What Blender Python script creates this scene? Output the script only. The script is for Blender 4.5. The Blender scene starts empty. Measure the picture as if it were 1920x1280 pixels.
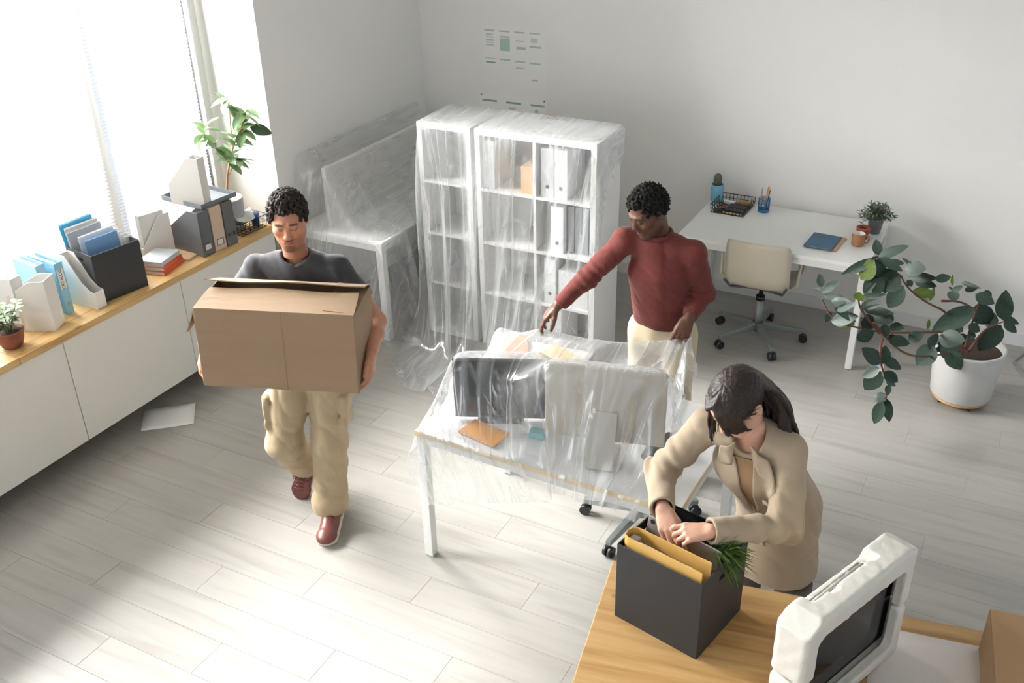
import bpy, bmesh, math, random
import numpy as np
from mathutils import Vector as V, Matrix, Euler

SC = bpy.context.scene
COL = SC.collection
PI = math.pi

# ------------------------------------------------------------------ camera
def set_camera():
    yaw, pitch, roll, H = -0.49514, 0.49533, -0.02506, 3.15
    cy, sy, cp, sp = math.cos(yaw), math.sin(yaw), math.cos(pitch), math.sin(pitch)
    fwd = V((sy * cp, cy * cp, -sp)); rt = V((cy, -sy, 0)); up = rt.cross(fwd)
    c, s = math.cos(roll), math.sin(roll)
    r2 = rt * c + up * s; u2 = up * c - rt * s
    cam = bpy.data.cameras.new('camera'); o = bpy.data.objects.new('camera', cam); COL.objects.link(o)
    m = Matrix((r2, u2, -fwd)).transposed().to_4x4(); m.translation = (0, 0, H)
    o.matrix_world = m
    cam.sensor_width = 36; cam.lens = 1836 / 1920 * 36; cam.clip_start = .05
    SC.camera = o
set_camera()

# ------------------------------------------------------------------ light
W = bpy.data.worlds.new('world'); SC.world = W; W.use_nodes = True
W.node_tree.nodes['Background'].inputs[0].default_value = (.83, .91, 1, 1)
W.node_tree.nodes['Background'].inputs[1].default_value = 0.62
def area(name, loc, size, rot, power, col=(1, 1, 1)):
    l = bpy.data.lights.new(name, 'AREA'); l.shape = 'RECTANGLE'; l.size, l.size_y = size
    l.energy = power; l.color = col
    o = bpy.data.objects.new(name, l); COL.objects.link(o); o.location = loc; o.rotation_euler = rot
    return o
def aim(d):
    return V(d).to_track_quat('-Z', 'Y').to_euler()
sun = bpy.data.lights.new('sun', 'SUN'); sun.energy = 0.9; sun.angle = .05; sun.color = (1, .95, .87)
so = bpy.data.objects.new('sun', sun); COL.objects.link(so); so.rotation_euler = aim((.66, .20, -.55)); so.location = (-8, -1, 6)
# daylight: the sky seen through the long window band, in front of the blinds' outer side
area('window_daylight', (-5.9, 3.3, 3.4), (4.4, 2.6), aim((1, .12, -.5)), 4900, (1, .993, .98))
area('front_fill', (-4.9, -1.3, 2.0), (4.0, 2.4), aim((1, .5, -.12)), 90, (.93, .965, 1))  # added fill lamp out of view, brightens the foreground with little noise
SC.view_settings.view_transform = 'Standard'; SC.view_settings.look = 'None'
SC.view_settings.gamma = 1; SC.view_settings.use_curve_mapping = False
SC.view_settings.exposure = 0.52
SC.cycles.use_denoising = True
SC.cycles.max_bounces = 10; SC.cycles.transparent_max_bounces = 24; SC.cycles.diffuse_bounces = 5
SC.cycles.caustics_reflective = False; SC.cycles.caustics_refractive = False
SC.cycles.sample_clamp_indirect = 6

# ------------------------------------------------------------------ materials
def lin(c):
    if isinstance(c, str):
        c = [int(c[i:i + 2], 16) / 255 for i in (0, 2, 4)]
    return [x / 12.92 if x <= .04045 else ((x + .055) / 1.055) ** 2.4 for x in c[:3]]
MATS = {}
def mat(name, c, rough=.5, metal=0., var=0., vscale=6., bump=0., bscale=60., stretch=(1, 1, 1), sheen=0., spec=.5,
        trans=0., c2=None, attr=None, coat=0., sss=0., rnd=0.):
    if name in MATS: return MATS[name]
    m = bpy.data.materials.new(name); m.use_nodes = True; MATS[name] = m
    nt = m.node_tree; N = nt.nodes; L = nt.links; p = N['Principled BSDF']
    col = lin(c); p.inputs['Base Color'].default_value = (*col, 1)
    p.inputs['Roughness'].default_value = rough; p.inputs['Metallic'].default_value = metal
    p.inputs['Specular IOR Level'].default_value = spec
    if sheen: p.inputs['Sheen Weight'].default_value = sheen
    if coat: p.inputs['Coat Weight'].default_value = coat
    if sss:
        p.inputs['Subsurface Weight'].default_value = sss; p.inputs['Subsurface Radius'].default_value = (.012, .005, .003)
        p.inputs['Subsurface Scale'].default_value = 1
    tc = N.new('ShaderNodeTexCoord'); mp = N.new('ShaderNodeMapping'); mp.inputs['Scale'].default_value = stretch
    L.new(tc.outputs['Object'], mp.inputs[0])
    src = None
    if attr:
        a = N.new('ShaderNodeVertexColor'); a.layer_name = attr; src = a.outputs[0]
    if var or c2:
        n = N.new('ShaderNodeTexNoise'); n.inputs['Scale'].default_value = vscale; n.inputs['Detail'].default_value = 5
        L.new(mp.outputs[0], n.inputs[0])
        mx = N.new('ShaderNodeMix'); mx.data_type = 'RGBA'
        cr = N.new('ShaderNodeValToRGB'); cr.color_ramp.elements[0].position = .35; cr.color_ramp.elements[1].position = .65
        L.new(n.outputs[0], cr.inputs[0]); L.new(cr.outputs[0], mx.inputs[0])
        if src: L.new(src, mx.inputs[6])
        else: mx.inputs[6].default_value = (*col, 1)
        d = lin(c2) if c2 else [x * (1 - var) for x in col]
        mx.inputs[7].default_value = (*d, 1)
        if src:
            mx.blend_type = 'MULTIPLY'; mx.inputs[7].default_value = (1 - var, 1 - var, 1 - var, 1)
        src = mx.outputs[2]
    if rnd:
        oi = N.new('ShaderNodeObjectInfo'); hs = N.new('ShaderNodeHueSaturation')
        mr = N.new('ShaderNodeMapRange'); mr.inputs[3].default_value = 1 - rnd; mr.inputs[4].default_value = 1 + rnd
        L.new(oi.outputs['Random'], mr.inputs[0]); L.new(mr.outputs[0], hs.inputs['Value'])
        if src: L.new(src, hs.inputs['Color'])
        else: hs.inputs['Color'].default_value = (*col, 1)
        src = hs.outputs[0]
    if src: L.new(src, p.inputs['Base Color'])
    if bump:
        n2 = N.new('ShaderNodeTexNoise'); n2.inputs['Scale'].default_value = bscale; n2.inputs['Detail'].default_value = 4
        L.new(mp.outputs[0], n2.inputs[0])
        b = N.new('ShaderNodeBump'); b.inputs['Strength'].default_value = bump; b.inputs['Distance'].default_value = .01
        L.new(n2.outputs[0], b.inputs['Height']); L.new(b.outputs[0], p.inputs['Normal'])
    if trans:
        t = N.new('ShaderNodeBsdfTranslucent'); ms = N.new('ShaderNodeMixShader'); ms.inputs[0].default_value = trans
        if src: L.new(src, t.inputs[0])
        else: t.inputs[0].default_value = (*col, 1)
        L.new(p.outputs[0], ms.inputs[1]); L.new(t.outputs[0], ms.inputs[2])
        L.new(ms.outputs[0], N['Material Output'].inputs[0])
    return m
def wood(name, c, c2, c3, scale=1., axis=0, rough=.45, rnd=0., knots=True):
    m = mat(name, c, rough); nt = m.node_tree; N = nt.nodes; L = nt.links; p = N['Principled BSDF']
    tc = N.new('ShaderNodeTexCoord'); mp = N.new('ShaderNodeMapping')
    s = [14 * scale] * 3; s[axis] = 1.0 * scale; mp.inputs['Scale'].default_value = s
    oi = N.new('ShaderNodeObjectInfo'); vm = N.new('ShaderNodeVectorMath'); vm.operation = 'MULTIPLY_ADD'
    vm.inputs[1].default_value = (1, 1, 1)
    cx = N.new('ShaderNodeCombineXYZ'); ml = N.new('ShaderNodeMath'); ml.operation = 'MULTIPLY'; ml.inputs[1].default_value = 37
    L.new(oi.outputs['Random'], ml.inputs[0]); L.new(ml.outputs[0], cx.inputs[0]); L.new(ml.outputs[0], cx.inputs[2])
    L.new(tc.outputs['Object'], vm.inputs[0]); L.new(cx.outputs[0], vm.inputs[2]); L.new(vm.outputs[0], mp.inputs[0])
    n = N.new('ShaderNodeTexNoise'); n.inputs['Scale'].default_value = 1.6; n.inputs['Detail'].default_value = 7; n.inputs['Distortion'].default_value = .6
    L.new(mp.outputs[0], n.inputs[0])
    cr = N.new('ShaderNodeValToRGB'); e = cr.color_ramp.elements
    e[0].position = .3; e[0].color = (*lin(c3), 1); e[1].position = .62; e[1].color = (*lin(c), 1)
    k = e.new(.46); k.color = (*lin(c2), 1)
    L.new(n.outputs[0], cr.inputs[0]); src = cr.outputs[0]
    if rnd:
        hs = N.new('ShaderNodeHueSaturation'); mr = N.new('ShaderNodeMapRange')
        mr.inputs[3].default_value = 1 - rnd; mr.inputs[4].default_value = 1 + rnd
        L.new(oi.outputs['Random'], mr.inputs[0]); L.new(mr.outputs[0], hs.inputs['Value']); L.new(src, hs.inputs['Color']); src = hs.outputs[0]
    if knots:
        mp2 = N.new('ShaderNodeMapping'); s2 = [5 * scale] * 3; s2[axis] = 2.2 * scale; mp2.inputs['Scale'].default_value = s2
        L.new(vm.outputs[0], mp2.inputs[0])
        vo = N.new('ShaderNodeTexVoronoi'); vo.inputs['Scale'].default_value = 1.3; L.new(mp2.outputs[0], vo.inputs[0])
        cr2 = N.new('ShaderNodeValToRGB'); cr2.color_ramp.elements[0].position = .02; cr2.color_ramp.elements[1].position = .10
        cr2.color_ramp.elements[0].color = (.35, .25, .17, 1)
        L.new(vo.outputs['Distance'], cr2.inputs[0])
        mx = N.new('ShaderNodeMix'); mx.data_type = 'RGBA'; mx.blend_type = 'MULTIPLY'; mx.inputs[0].default_value = 1
        L.new(src, mx.inputs[6]); L.new(cr2.outputs[0], mx.inputs[7]); src = mx.outputs[2]
    L.new(src, p.inputs['Base Color'])
    return m

# ------------------------------------------------------------------ mesh helpers
def rotz(a): return Matrix.Rotation(a, 4, 'Z')
def T(x=0, y=0, z=0): return Matrix.Translation((x, y, z))
class MB:
    def __init__(s): s.v = []; s.f = []; s.sm = []; s.M = None
    def add(s, vs, fs, sm=False, M=None):
        b = len(s.v); M = M or s.M
        s.v += [tuple(M @ V(q)) if M else tuple(q) for q in vs]
        s.f += [tuple(b + i for i in q) for q in fs]; s.sm += [sm] * len(fs); return s
    def box(s, c, d, M=None, rz=0):
        x, y, z = d[0] / 2, d[1] / 2, d[2] / 2
        vs = [(-x, -y, -z), (x, -y, -z), (x, y, -z), (-x, y, -z), (-x, -y, z), (x, -y, z), (x, y, z), (-x, y, z)]
        m = T(*c) @ rotz(rz)
        if M: m = M @ m
        elif s.M: m = s.M @ m
        return s.add(vs, [(3, 2, 1, 0), (4, 5, 6, 7), (0, 1, 5, 4), (1, 2, 6, 5), (2, 3, 7, 6), (3, 0, 4, 7)], False, m)
    def tube(s, pts, r, n=8, cap=True, sm=True, closed=False):
        pts = [V(p) for p in pts]; k = len(pts); rs = r if isinstance(r, (list, tuple)) else [r] * k
        rings = []; u = None
        for i, p in enumerate(pts):
            a = pts[(i - 1) % k] if closed or i else p; b = pts[(i + 1) % k] if closed or i < k - 1 else p
            t = (b - a).normalized()
            if u is None:
                u = t.orthogonal().normalized()
            else:
                u = (u - t * u.dot(t)); u = u.normalized() if u.length > 1e-6 else t.orthogonal().normalized()
            w = t.cross(u)
            rings.append([p + (u * math.cos(2 * PI * j / n) + w * math.sin(2 * PI * j / n)) * rs[i] for j in range(n)])
        vs = [q for rg in rings for q in rg]; fs = []
        for i in range(k if closed else k - 1):
            i2 = (i + 1) % k
            for j in range(n):
                fs.append((i * n + j, i * n + (j + 1) % n, i2 * n + (j + 1) % n, i2 * n + j))
        s.add(vs, fs, sm)
        if cap and not closed:
            s.add(rings[0], [tuple(range(n - 1, -1, -1))]); s.add(rings[-1], [tuple(range(n))])
        return s
    def cyl(s, a, b, r0, r1=None, n=16, cap=True): return s.tube([a, b], [r0, r0 if r1 is None else r1], n, cap)
    def lathe(s, prof, n=32, c=(0, 0, 0), sm=True):
        vs = []; fs = []; k = len(prof)
        for r, z in prof:
            for j in range(n):
                a = 2 * PI * j / n; vs.append((c[0] + r * math.cos(a), c[1] + r * math.sin(a), c[2] + z))
        for i in range(k - 1):
            for j in range(n):
                fs.append((i * n + j, i * n + (j + 1) % n, (i + 1) * n + (j + 1) % n, (i + 1) * n + j))
        s.add(vs, fs, sm); return s
    def disc(s, c, r, n=24, M=None):
        return s.add([(c[0] + r * math.cos(2 * PI * j / n), c[1] + r * math.sin(2 * PI * j / n), c[2]) for j in range(n)], [tuple(range(n))], False, M)
    def prism(s, poly, vec):
        n = len(poly); a = [V(p) for p in poly]; b = [p + V(vec) for p in a]
        nrm = sum(((a[i]).cross(a[(i + 1) % n]) for i in range(n)), V((0, 0, 0)))
        fl = nrm.dot(V(vec)) > 0
        fs = [tuple(range(n)), tuple(range(2 * n - 1, n - 1, -1))] + [(i, i + n, (i + 1) % n + n, (i + 1) % n) for i in range(n)]
        if fl: fs = [tuple(reversed(q)) for q in fs]
        return s.add(a + b, fs)
    def grid(s, P, sm=True):
        r, c = len(P), len(P[0])
        return s.add([q for row in P for q in row], [(i * c + j, i * c + j + 1, (i + 1) * c + j + 1, (i + 1) * c + j) for i in range(r - 1) for j in range(c - 1)], sm)
    def ball(s, c, r, n=12, M=None):
        rx = r if isinstance(r, (tuple, list)) else (r, r, r); vs = []; fs = []; k = n // 2 + 1
        for i in range(k):
            t = PI * i / (k - 1)
            for j in range(n):
                p = 2 * PI * j / n
                vs.append((c[0] + rx[0] * math.sin(t) * math.cos(p), c[1] + rx[1] * math.sin(t) * math.sin(p), c[2] + rx[2] * math.cos(t)))
        for i in range(k - 1):
            for j in range(n): fs.append((i * n + j, (i + 1) * n + j, (i + 1) * n + (j + 1) % n, i * n + (j + 1) % n))
        return s.add(vs, fs, True, M)
    def mesh(s, name, bev=0, seg=2):
        me = bpy.data.meshes.new(name); me.from_pydata(s.v, [], s.f)
        me.polygons.foreach_set('use_smooth', s.sm)
        if bev or True:
            bm = bmesh.new(); bm.from_mesh(me)
            if any(s.sm): bmesh.ops.remove_doubles(bm, verts=bm.verts, dist=1e-5)
            if bev:
                es = [e for e in bm.edges if len(e.link_faces) == 2 and e.calc_face_angle(0) > .5 and not (e.link_faces[0].smooth and e.link_faces[1].smooth)]
                bmesh.ops.bevel(bm, geom=es, offset=bev, segments=seg, profile=.5, affect='EDGES', clamp_overlap=True)
            bm.to_mesh(me); bm.free()
        me.update(); return me
    def build(s, name, m, parent=None, bev=0, seg=2, loc=None, solid=0):
        me = s.mesh(name, bev, seg); me.materials.append(m)
        o = link(name, me, parent)
        if loc is not None: o.location = loc
        if solid:
            md = o.modifiers.new('s', 'SOLIDIFY'); md.thickness = solid; md.offset = 0
        return o
def link(name, data, parent=None):
    o = bpy.data.objects.new(name, data); COL.objects.link(o)
    if parent is not None: o.parent = parent
    return o
def tag(o, label, cat, group=None):
    o['label'] = label; o['category'] = cat
    if group: o['group'] = group
    return o
def thing(name, label, cat, loc=(0, 0, 0), rz=0, group=None):
    o = link(name, None); o.location = loc; o.rotation_euler = (0, 0, rz); o.empty_display_size = .1
    return tag(o, label, cat, group)
def struct(o): o['kind'] = 'structure'; return o
def dup(o, parent=None):
    c = o.copy(); COL.objects.link(c)
    if parent is not None: c.parent = parent
    for ch in list(o.children): dup(ch, c)
    return c
def text_mesh(name, body, size, m, parent, M, ext=.0004):
    cu = bpy.data.curves.new(name, 'FONT'); cu.body = body; cu.size = size; cu.extrude = ext; cu.align_x = 'CENTER'; cu.align_y = 'CENTER'
    ob = bpy.data.objects.new(name, cu); COL.objects.link(ob)
    dg = bpy.context.evaluated_depsgraph_get(); me = bpy.data.meshes.new_from_object(ob.evaluated_get(dg)); bpy.data.objects.remove(ob)
    me.materials.clear(); me.materials.append(m); o = link(name, me, parent); o.matrix_local = M; return o
R_ = random.Random(7)
# ================================================================== THE ROOM
XL, YB, XW = -4.24, 6.505, -4.66           # column wall, back wall, window plane
m_wall = mat('wall_paint', 'F0EEEA', .85, bump=.05, bscale=180, var=.015, vscale=1.2)
m_ceil = mat('ceiling_paint', 'EEEEEC', .9)
m_trim = mat('white_trim', 'E4E4E2', .45)
m_under = mat('floor_gap', 'A29C92', .9)
struct(MB().box((0, 1.5, -.03), (12, 12, .04)).build('floor', m_under))
FL = bpy.data.objects['floor']
m_plank = wood('plank_laminate', 'A5A29C', 'A19E98', '97938D', .8, 0, .3, rnd=.02, knots=False)
pm = MB().box((0, 0, 0), (1.2792, .1892, .011)).mesh('plank', .0006, 1); pm.materials.append(m_plank)
for r in range(31):
    for c in range(7):
        x = -5.28 + c * 1.28 + (r * .47) % 1.28; y = .72 + r * .19 + .003
        if x + .64 < -4.7: continue
        o = link('plank', pm, FL); o.location = (x, y, -.0055 - R_.random() * .0003)
# floor planks are children of the floor; the floor object sits just beneath them
def wall(name, c, d): return struct(MB().box(c, d).build(name, m_wall))
wall('wall_back', (0, YB + .06, 1.95), (9.4, .12, 4.1))
wl = wall('wall_left', (XL - .35, 4.69 + .97, 1.95), (.7, 1.94, 4.1))
wall('wall_window', (XW - .16, 1.3, .385), (.2, 6.78, .79))
wall('wall_lintel', ((XL + XW) / 2 - .1, 1.3, 3.45), (.62, 6.78, 1.0))
struct(MB().box((0, 1.5, 4.0), (10, 10.4, .1)).build('ceiling', m_ceil))
struct(MB().box((1.2, YB - .007, .045), (9.0, .014, .09)).build('baseboard_back', m_trim, None, .003))
struct(MB().box((XL + .007, 5.6, .045), (.014, 1.8, .09)).build('baseboard_left', m_trim, None, .003))
# windows
m_frame = mat('window_frame', 'E6E6E4', .4)
def glass_mat():
    m = bpy.data.materials.new('window_glass'); m.use_nodes = True; nt = m.node_tree; N = nt.nodes; L = nt.links
    N.remove(N['Principled BSDF'])
    t = N.new('ShaderNodeBsdfTransparent'); g = N.new('ShaderNodeBsdfGlossy'); g.inputs['Roughness'].default_value = .02
    fr = N.new('ShaderNodeFresnel'); fr.inputs[0].default_value = 1.45
    mx = N.new('ShaderNodeMixShader'); L.new(fr.outputs[0], mx.inputs[0]); L.new(t.outputs[0], mx.inputs[1]); L.new(g.outputs[0], mx.inputs[2])
    L.new(mx.outputs[0], N['Material Output'].inputs[0]); return m
m_glass = glass_mat()
def window(i, y0, y1):
    z0, z1 = .79, 2.96; w = struct(MB().box((XW - .09, y0 + .03, (z0 + z1) / 2), (.07, .06, z1 - z0)).box((XW - .09, y1 - .03, (z0 + z1) / 2), (.07, .06, z1 - z0))
        .box((XW - .09, (y0 + y1) / 2, z0 + .03), (.07, y1 - y0 - .12, .06)).box((XW - .09, (y0 + y1) / 2, z1 - .03), (.07, y1 - y0 - .12, .06)).build('window_%d' % i, m_frame, None, .004))
    MB().box((XW - .09, (y0 + y1) / 2, (z0 + z1) / 2), (.008, y1 - y0 - .12, z1 - z0 - .12)).build('pane', m_glass, w)
    return w
window(1, 2.55, 3.75); window(2, 3.75, 4.69); window(3, 1.3, 2.55); window(4, -.6, 1.3)
# horizontal blinds
m_slat = mat('blind_slat', 'F6F5F1', .5, trans=.42)
m_cord = mat('blind_cord', 'E8E6E0', .7)
def blind(y0, y1, label):
    t = thing('window_blind', label, 'blind', (XW, (y0 + y1) / 2, .83), 0, 'white window blinds'); L_ = y1 - y0
    mb = MB(); P = []
    for k in range(5):
        u = -1 + k * .5; P.append([(u * .0125, -L_ / 2, .0022 * (1 - u * u)), (u * .0125, L_ / 2, .0022 * (1 - u * u))])
    mb.grid(P); me = mb.mesh('slat'); me.materials.append(m_slat)
    for i in range(94):
        o = link('slat', me, t); o.location = (0, 0, .03 + i * .0224); o.rotation_euler = (0, math.radians(56), 0)
    MB().box((0, 0, .008), (.026, L_, .016)).build('bottom_rail', m_slat, t, .003)
    MB().box((0, 0, 2.16), (.045, L_, .04)).build('head_rail', m_frame, t, .003)
    for yy in (-L_ * .36, L_ * .36):
        MB().cyl((.0135, yy, .01), (.0135, yy, 2.15), .0012, n=5).build('ladder_cord', m_cord, t)
blind(3.80, 4.52, 'white slatted blind on the window nearest the corner plant')
blind(2.58, 3.72, 'white slatted blind behind the black box of folders on the bench')
blind(1.35, 2.52, 'white slatted blind at the picture edge, above the terracotta potted plant')

blind(-.58, 1.28, 'added unseen slatted blind filtering the sun beyond the left picture edge')  # added out of view to soften the sunlight reaching the floor
# base cabinets under the windows and their oak worktop
m_cab = mat('cabinet_white', 'E6E3DC', .42)
m_oak = wood('oak', 'D0AF79', 'C4A068', 'AC844F', 1.0, 1, .42)
m_dark = mat('leg_dark', '3A3834', .8)  # plain dark colour of the cabinet legs and desk foot pads
edges = [1.19, 2.04, 2.885, 3.733, 4.585]
names = ['nearest the camera, under the terracotta plant', 'second from the near end, below the magazine files', 'third from the near end, left of the carrying man', 'farthest, hidden behind the man with the box']
for i in range(4):
    y0, y1 = edges[i], edges[i + 1]
    t = thing('base_cabinet', 'white handleless base cabinet ' + names[i], 'cabinet', (XL - .21, (y0 + y1) / 2, .135), 0, 'white cabinets under the window')
    w = y1 - y0
    MB().box((-.012, 0, .31), (.385, w - .004, .62)).build('body', m_cab, t)
    MB().box((.2, 0, .31), (.018, w - .005, .617)).build('door', m_cab, t, .0012)
    for sy in (-1, 1): MB().box((-.1, sy * (w / 2 - .06), -.0675), (.04, .04, .135)).build('leg', m_dark, t)
def bench(y0, y1, label):
    return tag(MB().box((-4.445, (y0 + y1) / 2, .775), (.43, y1 - y0, .04)).build('worktop', m_oak, None, .002), label, 'worktop', 'oak worktops over the cabinets')
bench(1.19, 2.62, 'oak worktop board at the near end, left of the terracotta plant'); bench(2.622, 4.6, 'long oak worktop board carrying the files and the black box')
tag(MB().box((XL - .02, 4.62, .39), (.03, .05, .70)).build('filler_post', mat('greige', '8F8B80', .6)), 'narrow grey post closing the far end of the cabinets', 'post')
BZ = .795
# sheet of paper on the floor
m_paper = mat('paper', 'ECEBE8', .8)
def paper(name, label, c, w, h, rz, z, curl=.0, m=None, group=None, cat='paper'):
    P = [[(-w / 2 + w * i / 6, -h / 2 + h * j / 6, curl * ((i / 6 - .5) ** 2 * 4 + .6 * (j / 6) ** 2) + .0006) for i in range(7)] for j in range(7)]
    o = MB().grid(P).build(name, m or m_paper, solid=.0006); o.location = (c[0], c[1], z); o.rotation_euler = (0, 0, rz)
    return tag(o, label, cat, group)
paper('paper_sheet', 'white sheet of paper lying on the floor at the cabinets', (-4.19, 3.40), .30, .24, .72, .0012, .003)

# ------------------------------------------------------------------ things on the worktop
def magazine_file(label, loc, rz, col, d=.25, w=.085, h=.31, low=.13, group='magazine files on the worktop', notch=False, holder=None, m=None):
    m = m or mat('file_' + col, col, .55); th = .0035
    t = thing('magazine_file', label, 'magazine file', loc, rz, group)
    side = [(0, 0, 0), (-d, 0, 0), (-d, 0, low)] + ([(-d + .035, 0, low + .008), (-d * .62, 0, low + .05)] if notch else []) + [(-d * (.22 if notch else .34), 0, h), (0, 0, h)]
    mb = MB()
    for s_ in (-1, 1):
        mb.prism([(x, s_ * (w / 2) - (th if s_ > 0 else 0), z) for x, y, z in side], (0, th, 0))
    mb.box((-th / 2, 0, h / 2), (th, w - 2 * th, h)).box((-d + th / 2, 0, low / 2), (th, w - 2 * th, low)).box((-d / 2, 0, th / 2), (d, w - 2 * th, th))
    mb.build('body', m, t, .0008, 1)
    if holder:
        hm = mat('holder_metal', holder, .35, .7)
        hb = MB().box((.001, 0, .074), (.003, .05, .004)).box((.001, 0, .036), (.003, .05, .004)).box((.001, -.025, .055), (.003, .004, .042)).box((.001, .025, .055), (.003, .004, .042)).build('label_holder', hm, t)
        MB().box((.0006, 0, .055), (.001, .044, .034)).build('label_card', mat('card', 'D8D4CA', .8), hb)
    return t
white = 'ECEAE6'
t = magazine_file('white magazine file right of the terracotta plant with spine towards the camera', (-4.324, 2.957, BZ), .44, white, d=.22, w=.115, h=.285, low=.2)
MB().lathe([(.006, 0), (.011, 0), (.011, .0015), (.006, .0015)], 16).build('finger_hole', mat('pale_ring', 'F6F6FA', .4), t).matrix_local = T(.0005, .01, .06) @ Matrix.Rotation(PI / 2, 4, 'Y')
magazine_file('white magazine file at the picture edge behind the potted plant', (-4.45, 2.86, BZ), .12, 'E2E2E2', h=.30, w=.07)
magazine_file('low-fronted white magazine file leaning beside the black folder box', (-4.517, 3.215, BZ), PI, white, d=.22, h=.29, w=.066, low=.10, notch=True)
t = magazine_file('tall white magazine file stuffed with papers behind the grey and orange books', (-4.525, 3.975, BZ), 1.30, white, d=.2, w=.08, h=.27, low=.09, notch=False)
MB().box((-.11, 0, .17), (.15, .05, .24)).build('papers', m_paper, t, .001)
# light blue binders
def binder(label, loc, rz, col, w=.055, d=.24, h=.3, text=None, tilt=0, group='ring binders on the worktop'):
    t = thing('ring_binder', label, 'binder', loc, rz, group); m = mat('binder_' + col, col, .5)
    MB().box((-.0015, 0, h / 2), (.003, w, h)).box((-d / 2, w / 2 - .0015, h / 2), (d, .003, h)).box((-d / 2, -w / 2 + .0015, h / 2), (d, .003, h)).build('cover', m, t, .001)
    MB().box((-d / 2 - .005, 0, h / 2), (d - .03, w * .55, h - .03)).build('papers', m_paper, t, .001)
    MB().lathe([(.006, 0), (.011, 0), (.011, .002), (.006, .002)], 16).build('finger_ring', mat('steel', 'B8B8B8', .3, .9), t).matrix_local = T(.0005, 0, .06) @ Matrix.Rotation(PI / 2, 4, 'Y')
    if text:
        MB().box((.0008, 0, h * .68), (.0012, w * .72, .105)).build('label_card', m_paper, t)
        text_mesh('lettering', text, .026, mat('ink', '2A2C30', .6), t, T(.0016, 0, h * .68) @ Matrix(((0, 0, 1, 0), (0, 1, 0, 0), (-1, 0, 0, 0), (0, 0, 0, 1))).inverted() @ Matrix.Rotation(0, 4, 'Z'))
    return t
t = binder('light blue ring binder with a white CATALOG label on its spine', (-4.405, 3.09, BZ), -.1, '8FC3DA', w=.05, text=None)
MB().box((.0008, 0, .205), (.0012, .036, .115)).build('label_card', m_paper, t)
text_mesh('lettering', 'CATALOG', .025, mat('ink', '2A2C30', .6), t, T(.0018, 0, .205) @ Matrix(((0, 0, 1, 0), (0, 1, 0, 0), (1, 0, 0, 0), (0, 0, 0, 1))) @ Matrix.Diagonal((1, -1, 1, 1)).inverted() if False else T(.0018, 0, .205) @ Matrix(((0, 0, 1, 0), (0, -1, 0, 0), (1, 0, 0, 0), (0, 0, 0, 1))))
t = binder('pale blue ring binder tilted behind the CATALOG binder', (-4.44, 3.025, BZ + .004), -.12, 'A9D8EA', w=.05, h=.31); t.rotation_euler = (.06, 0, -.12)

def open_box(label, loc, rz, w, d, h, m, slots=True, name='storage_box', th=.004):
    t = thing(name, label, 'box', loc, rz)
    MB().box((0, 0, th / 2), (w, d, th)).build('bottom', m, t)
    MB().box((0, -d / 2 + th / 2, h / 2), (w, th, h)).build('front_panel', m, t, .001, 1)
    MB().box((0, d / 2 - th / 2, h / 2), (w, th, h)).build('rear_panel', m, t, .001, 1)
    for s_ in (-1, 1):
        x = s_ * (w / 2 - th / 2); g = .035; hz = h * .84; mb = MB(); dd = d - 2 * th
        if slots:
            mb.box((x, 0, (hz - .011) / 2), (th, dd, hz - .011)).box((x, 0, (h + hz + .011) / 2), (th, dd, h - hz - .011))
            for q in (-1, 1): mb.box((x, q * (dd / 2 + g) / 2, hz), (th, dd / 2 - g, .022))
        else: mb.box((x, 0, h / 2), (th, dd, h))
        mb.build('side_panel', m, t)
    return t
m_black = mat('black_board', '2D2D2E', .62, bump=.04, bscale=300)
fb = open_box('black cardboard box of blue and grey folders on the worktop', (-4.435, 3.415, BZ), PI / 2 - .17, .30, .25, .285, m_black)
def folder(label, M, w, h, col, group='folders in the black worktop box', tab=None, name='folder'):
    m = mat('folder_' + col, col, .5)
    t = tag(MB().box((0, 0, h / 2), (w, .004, h)).box((0, .006, h / 2 + .004), (w - .006, .003, h)).build(name, m, None, .0008, 1), label, 'folder', group)
    MB().box((0, .0035, h / 2 + .002), (w - .012, .0016, h - .004)).build('papers', m_paper, t)
    t.matrix_world = M; return t
BM = T(-4.435, 3.415, BZ + .006) @ rotz(PI / 2 - .17)
def inb(x, y, lean, roll=0): return BM @ T(x, y, 0) @ Matrix.Rotation(lean, 4, 'X') @ Matrix.Rotation(roll, 4, 'Y')
folder('sky blue folder leaning at the back of the black box', inb(-.035, .095, -.10, -.05), .20, .405, '4FB0DC')
folder('off-white folder just in front of the sky blue one', inb(-.03, .07, -.10, -.03), .20, .385, 'E9E7E4')
folder('grey folder in the middle of the black box', inb(-.03, .045, -.09, -.04), .205, .37, 'AEB2B8')
folder('white folder behind the mid blue one in the black box', inb(.0, .0, -.08, -.03), .215, .345, 'E6ECF4')
folder('mid blue folder at the front of the black box', inb(.002, -.03, -.07, -.02), .20, .325, '7AA8D6')
for k in range(4): folder(['white document sleeve at the far end of the black box, nearest the blind', 'second white sleeve from the blind at the far end of the black box', 'third white sleeve from the blind at the far end of the black box', 'white document sleeve at the far end of the black box, nearest the room'][k], inb(.115 + k * .004, .06 - k * .035, -.04, .05), .05, .30 - k * .006, 'F0F0EE', name='document_sleeve', group='white sleeves at the far end of the black box')
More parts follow.
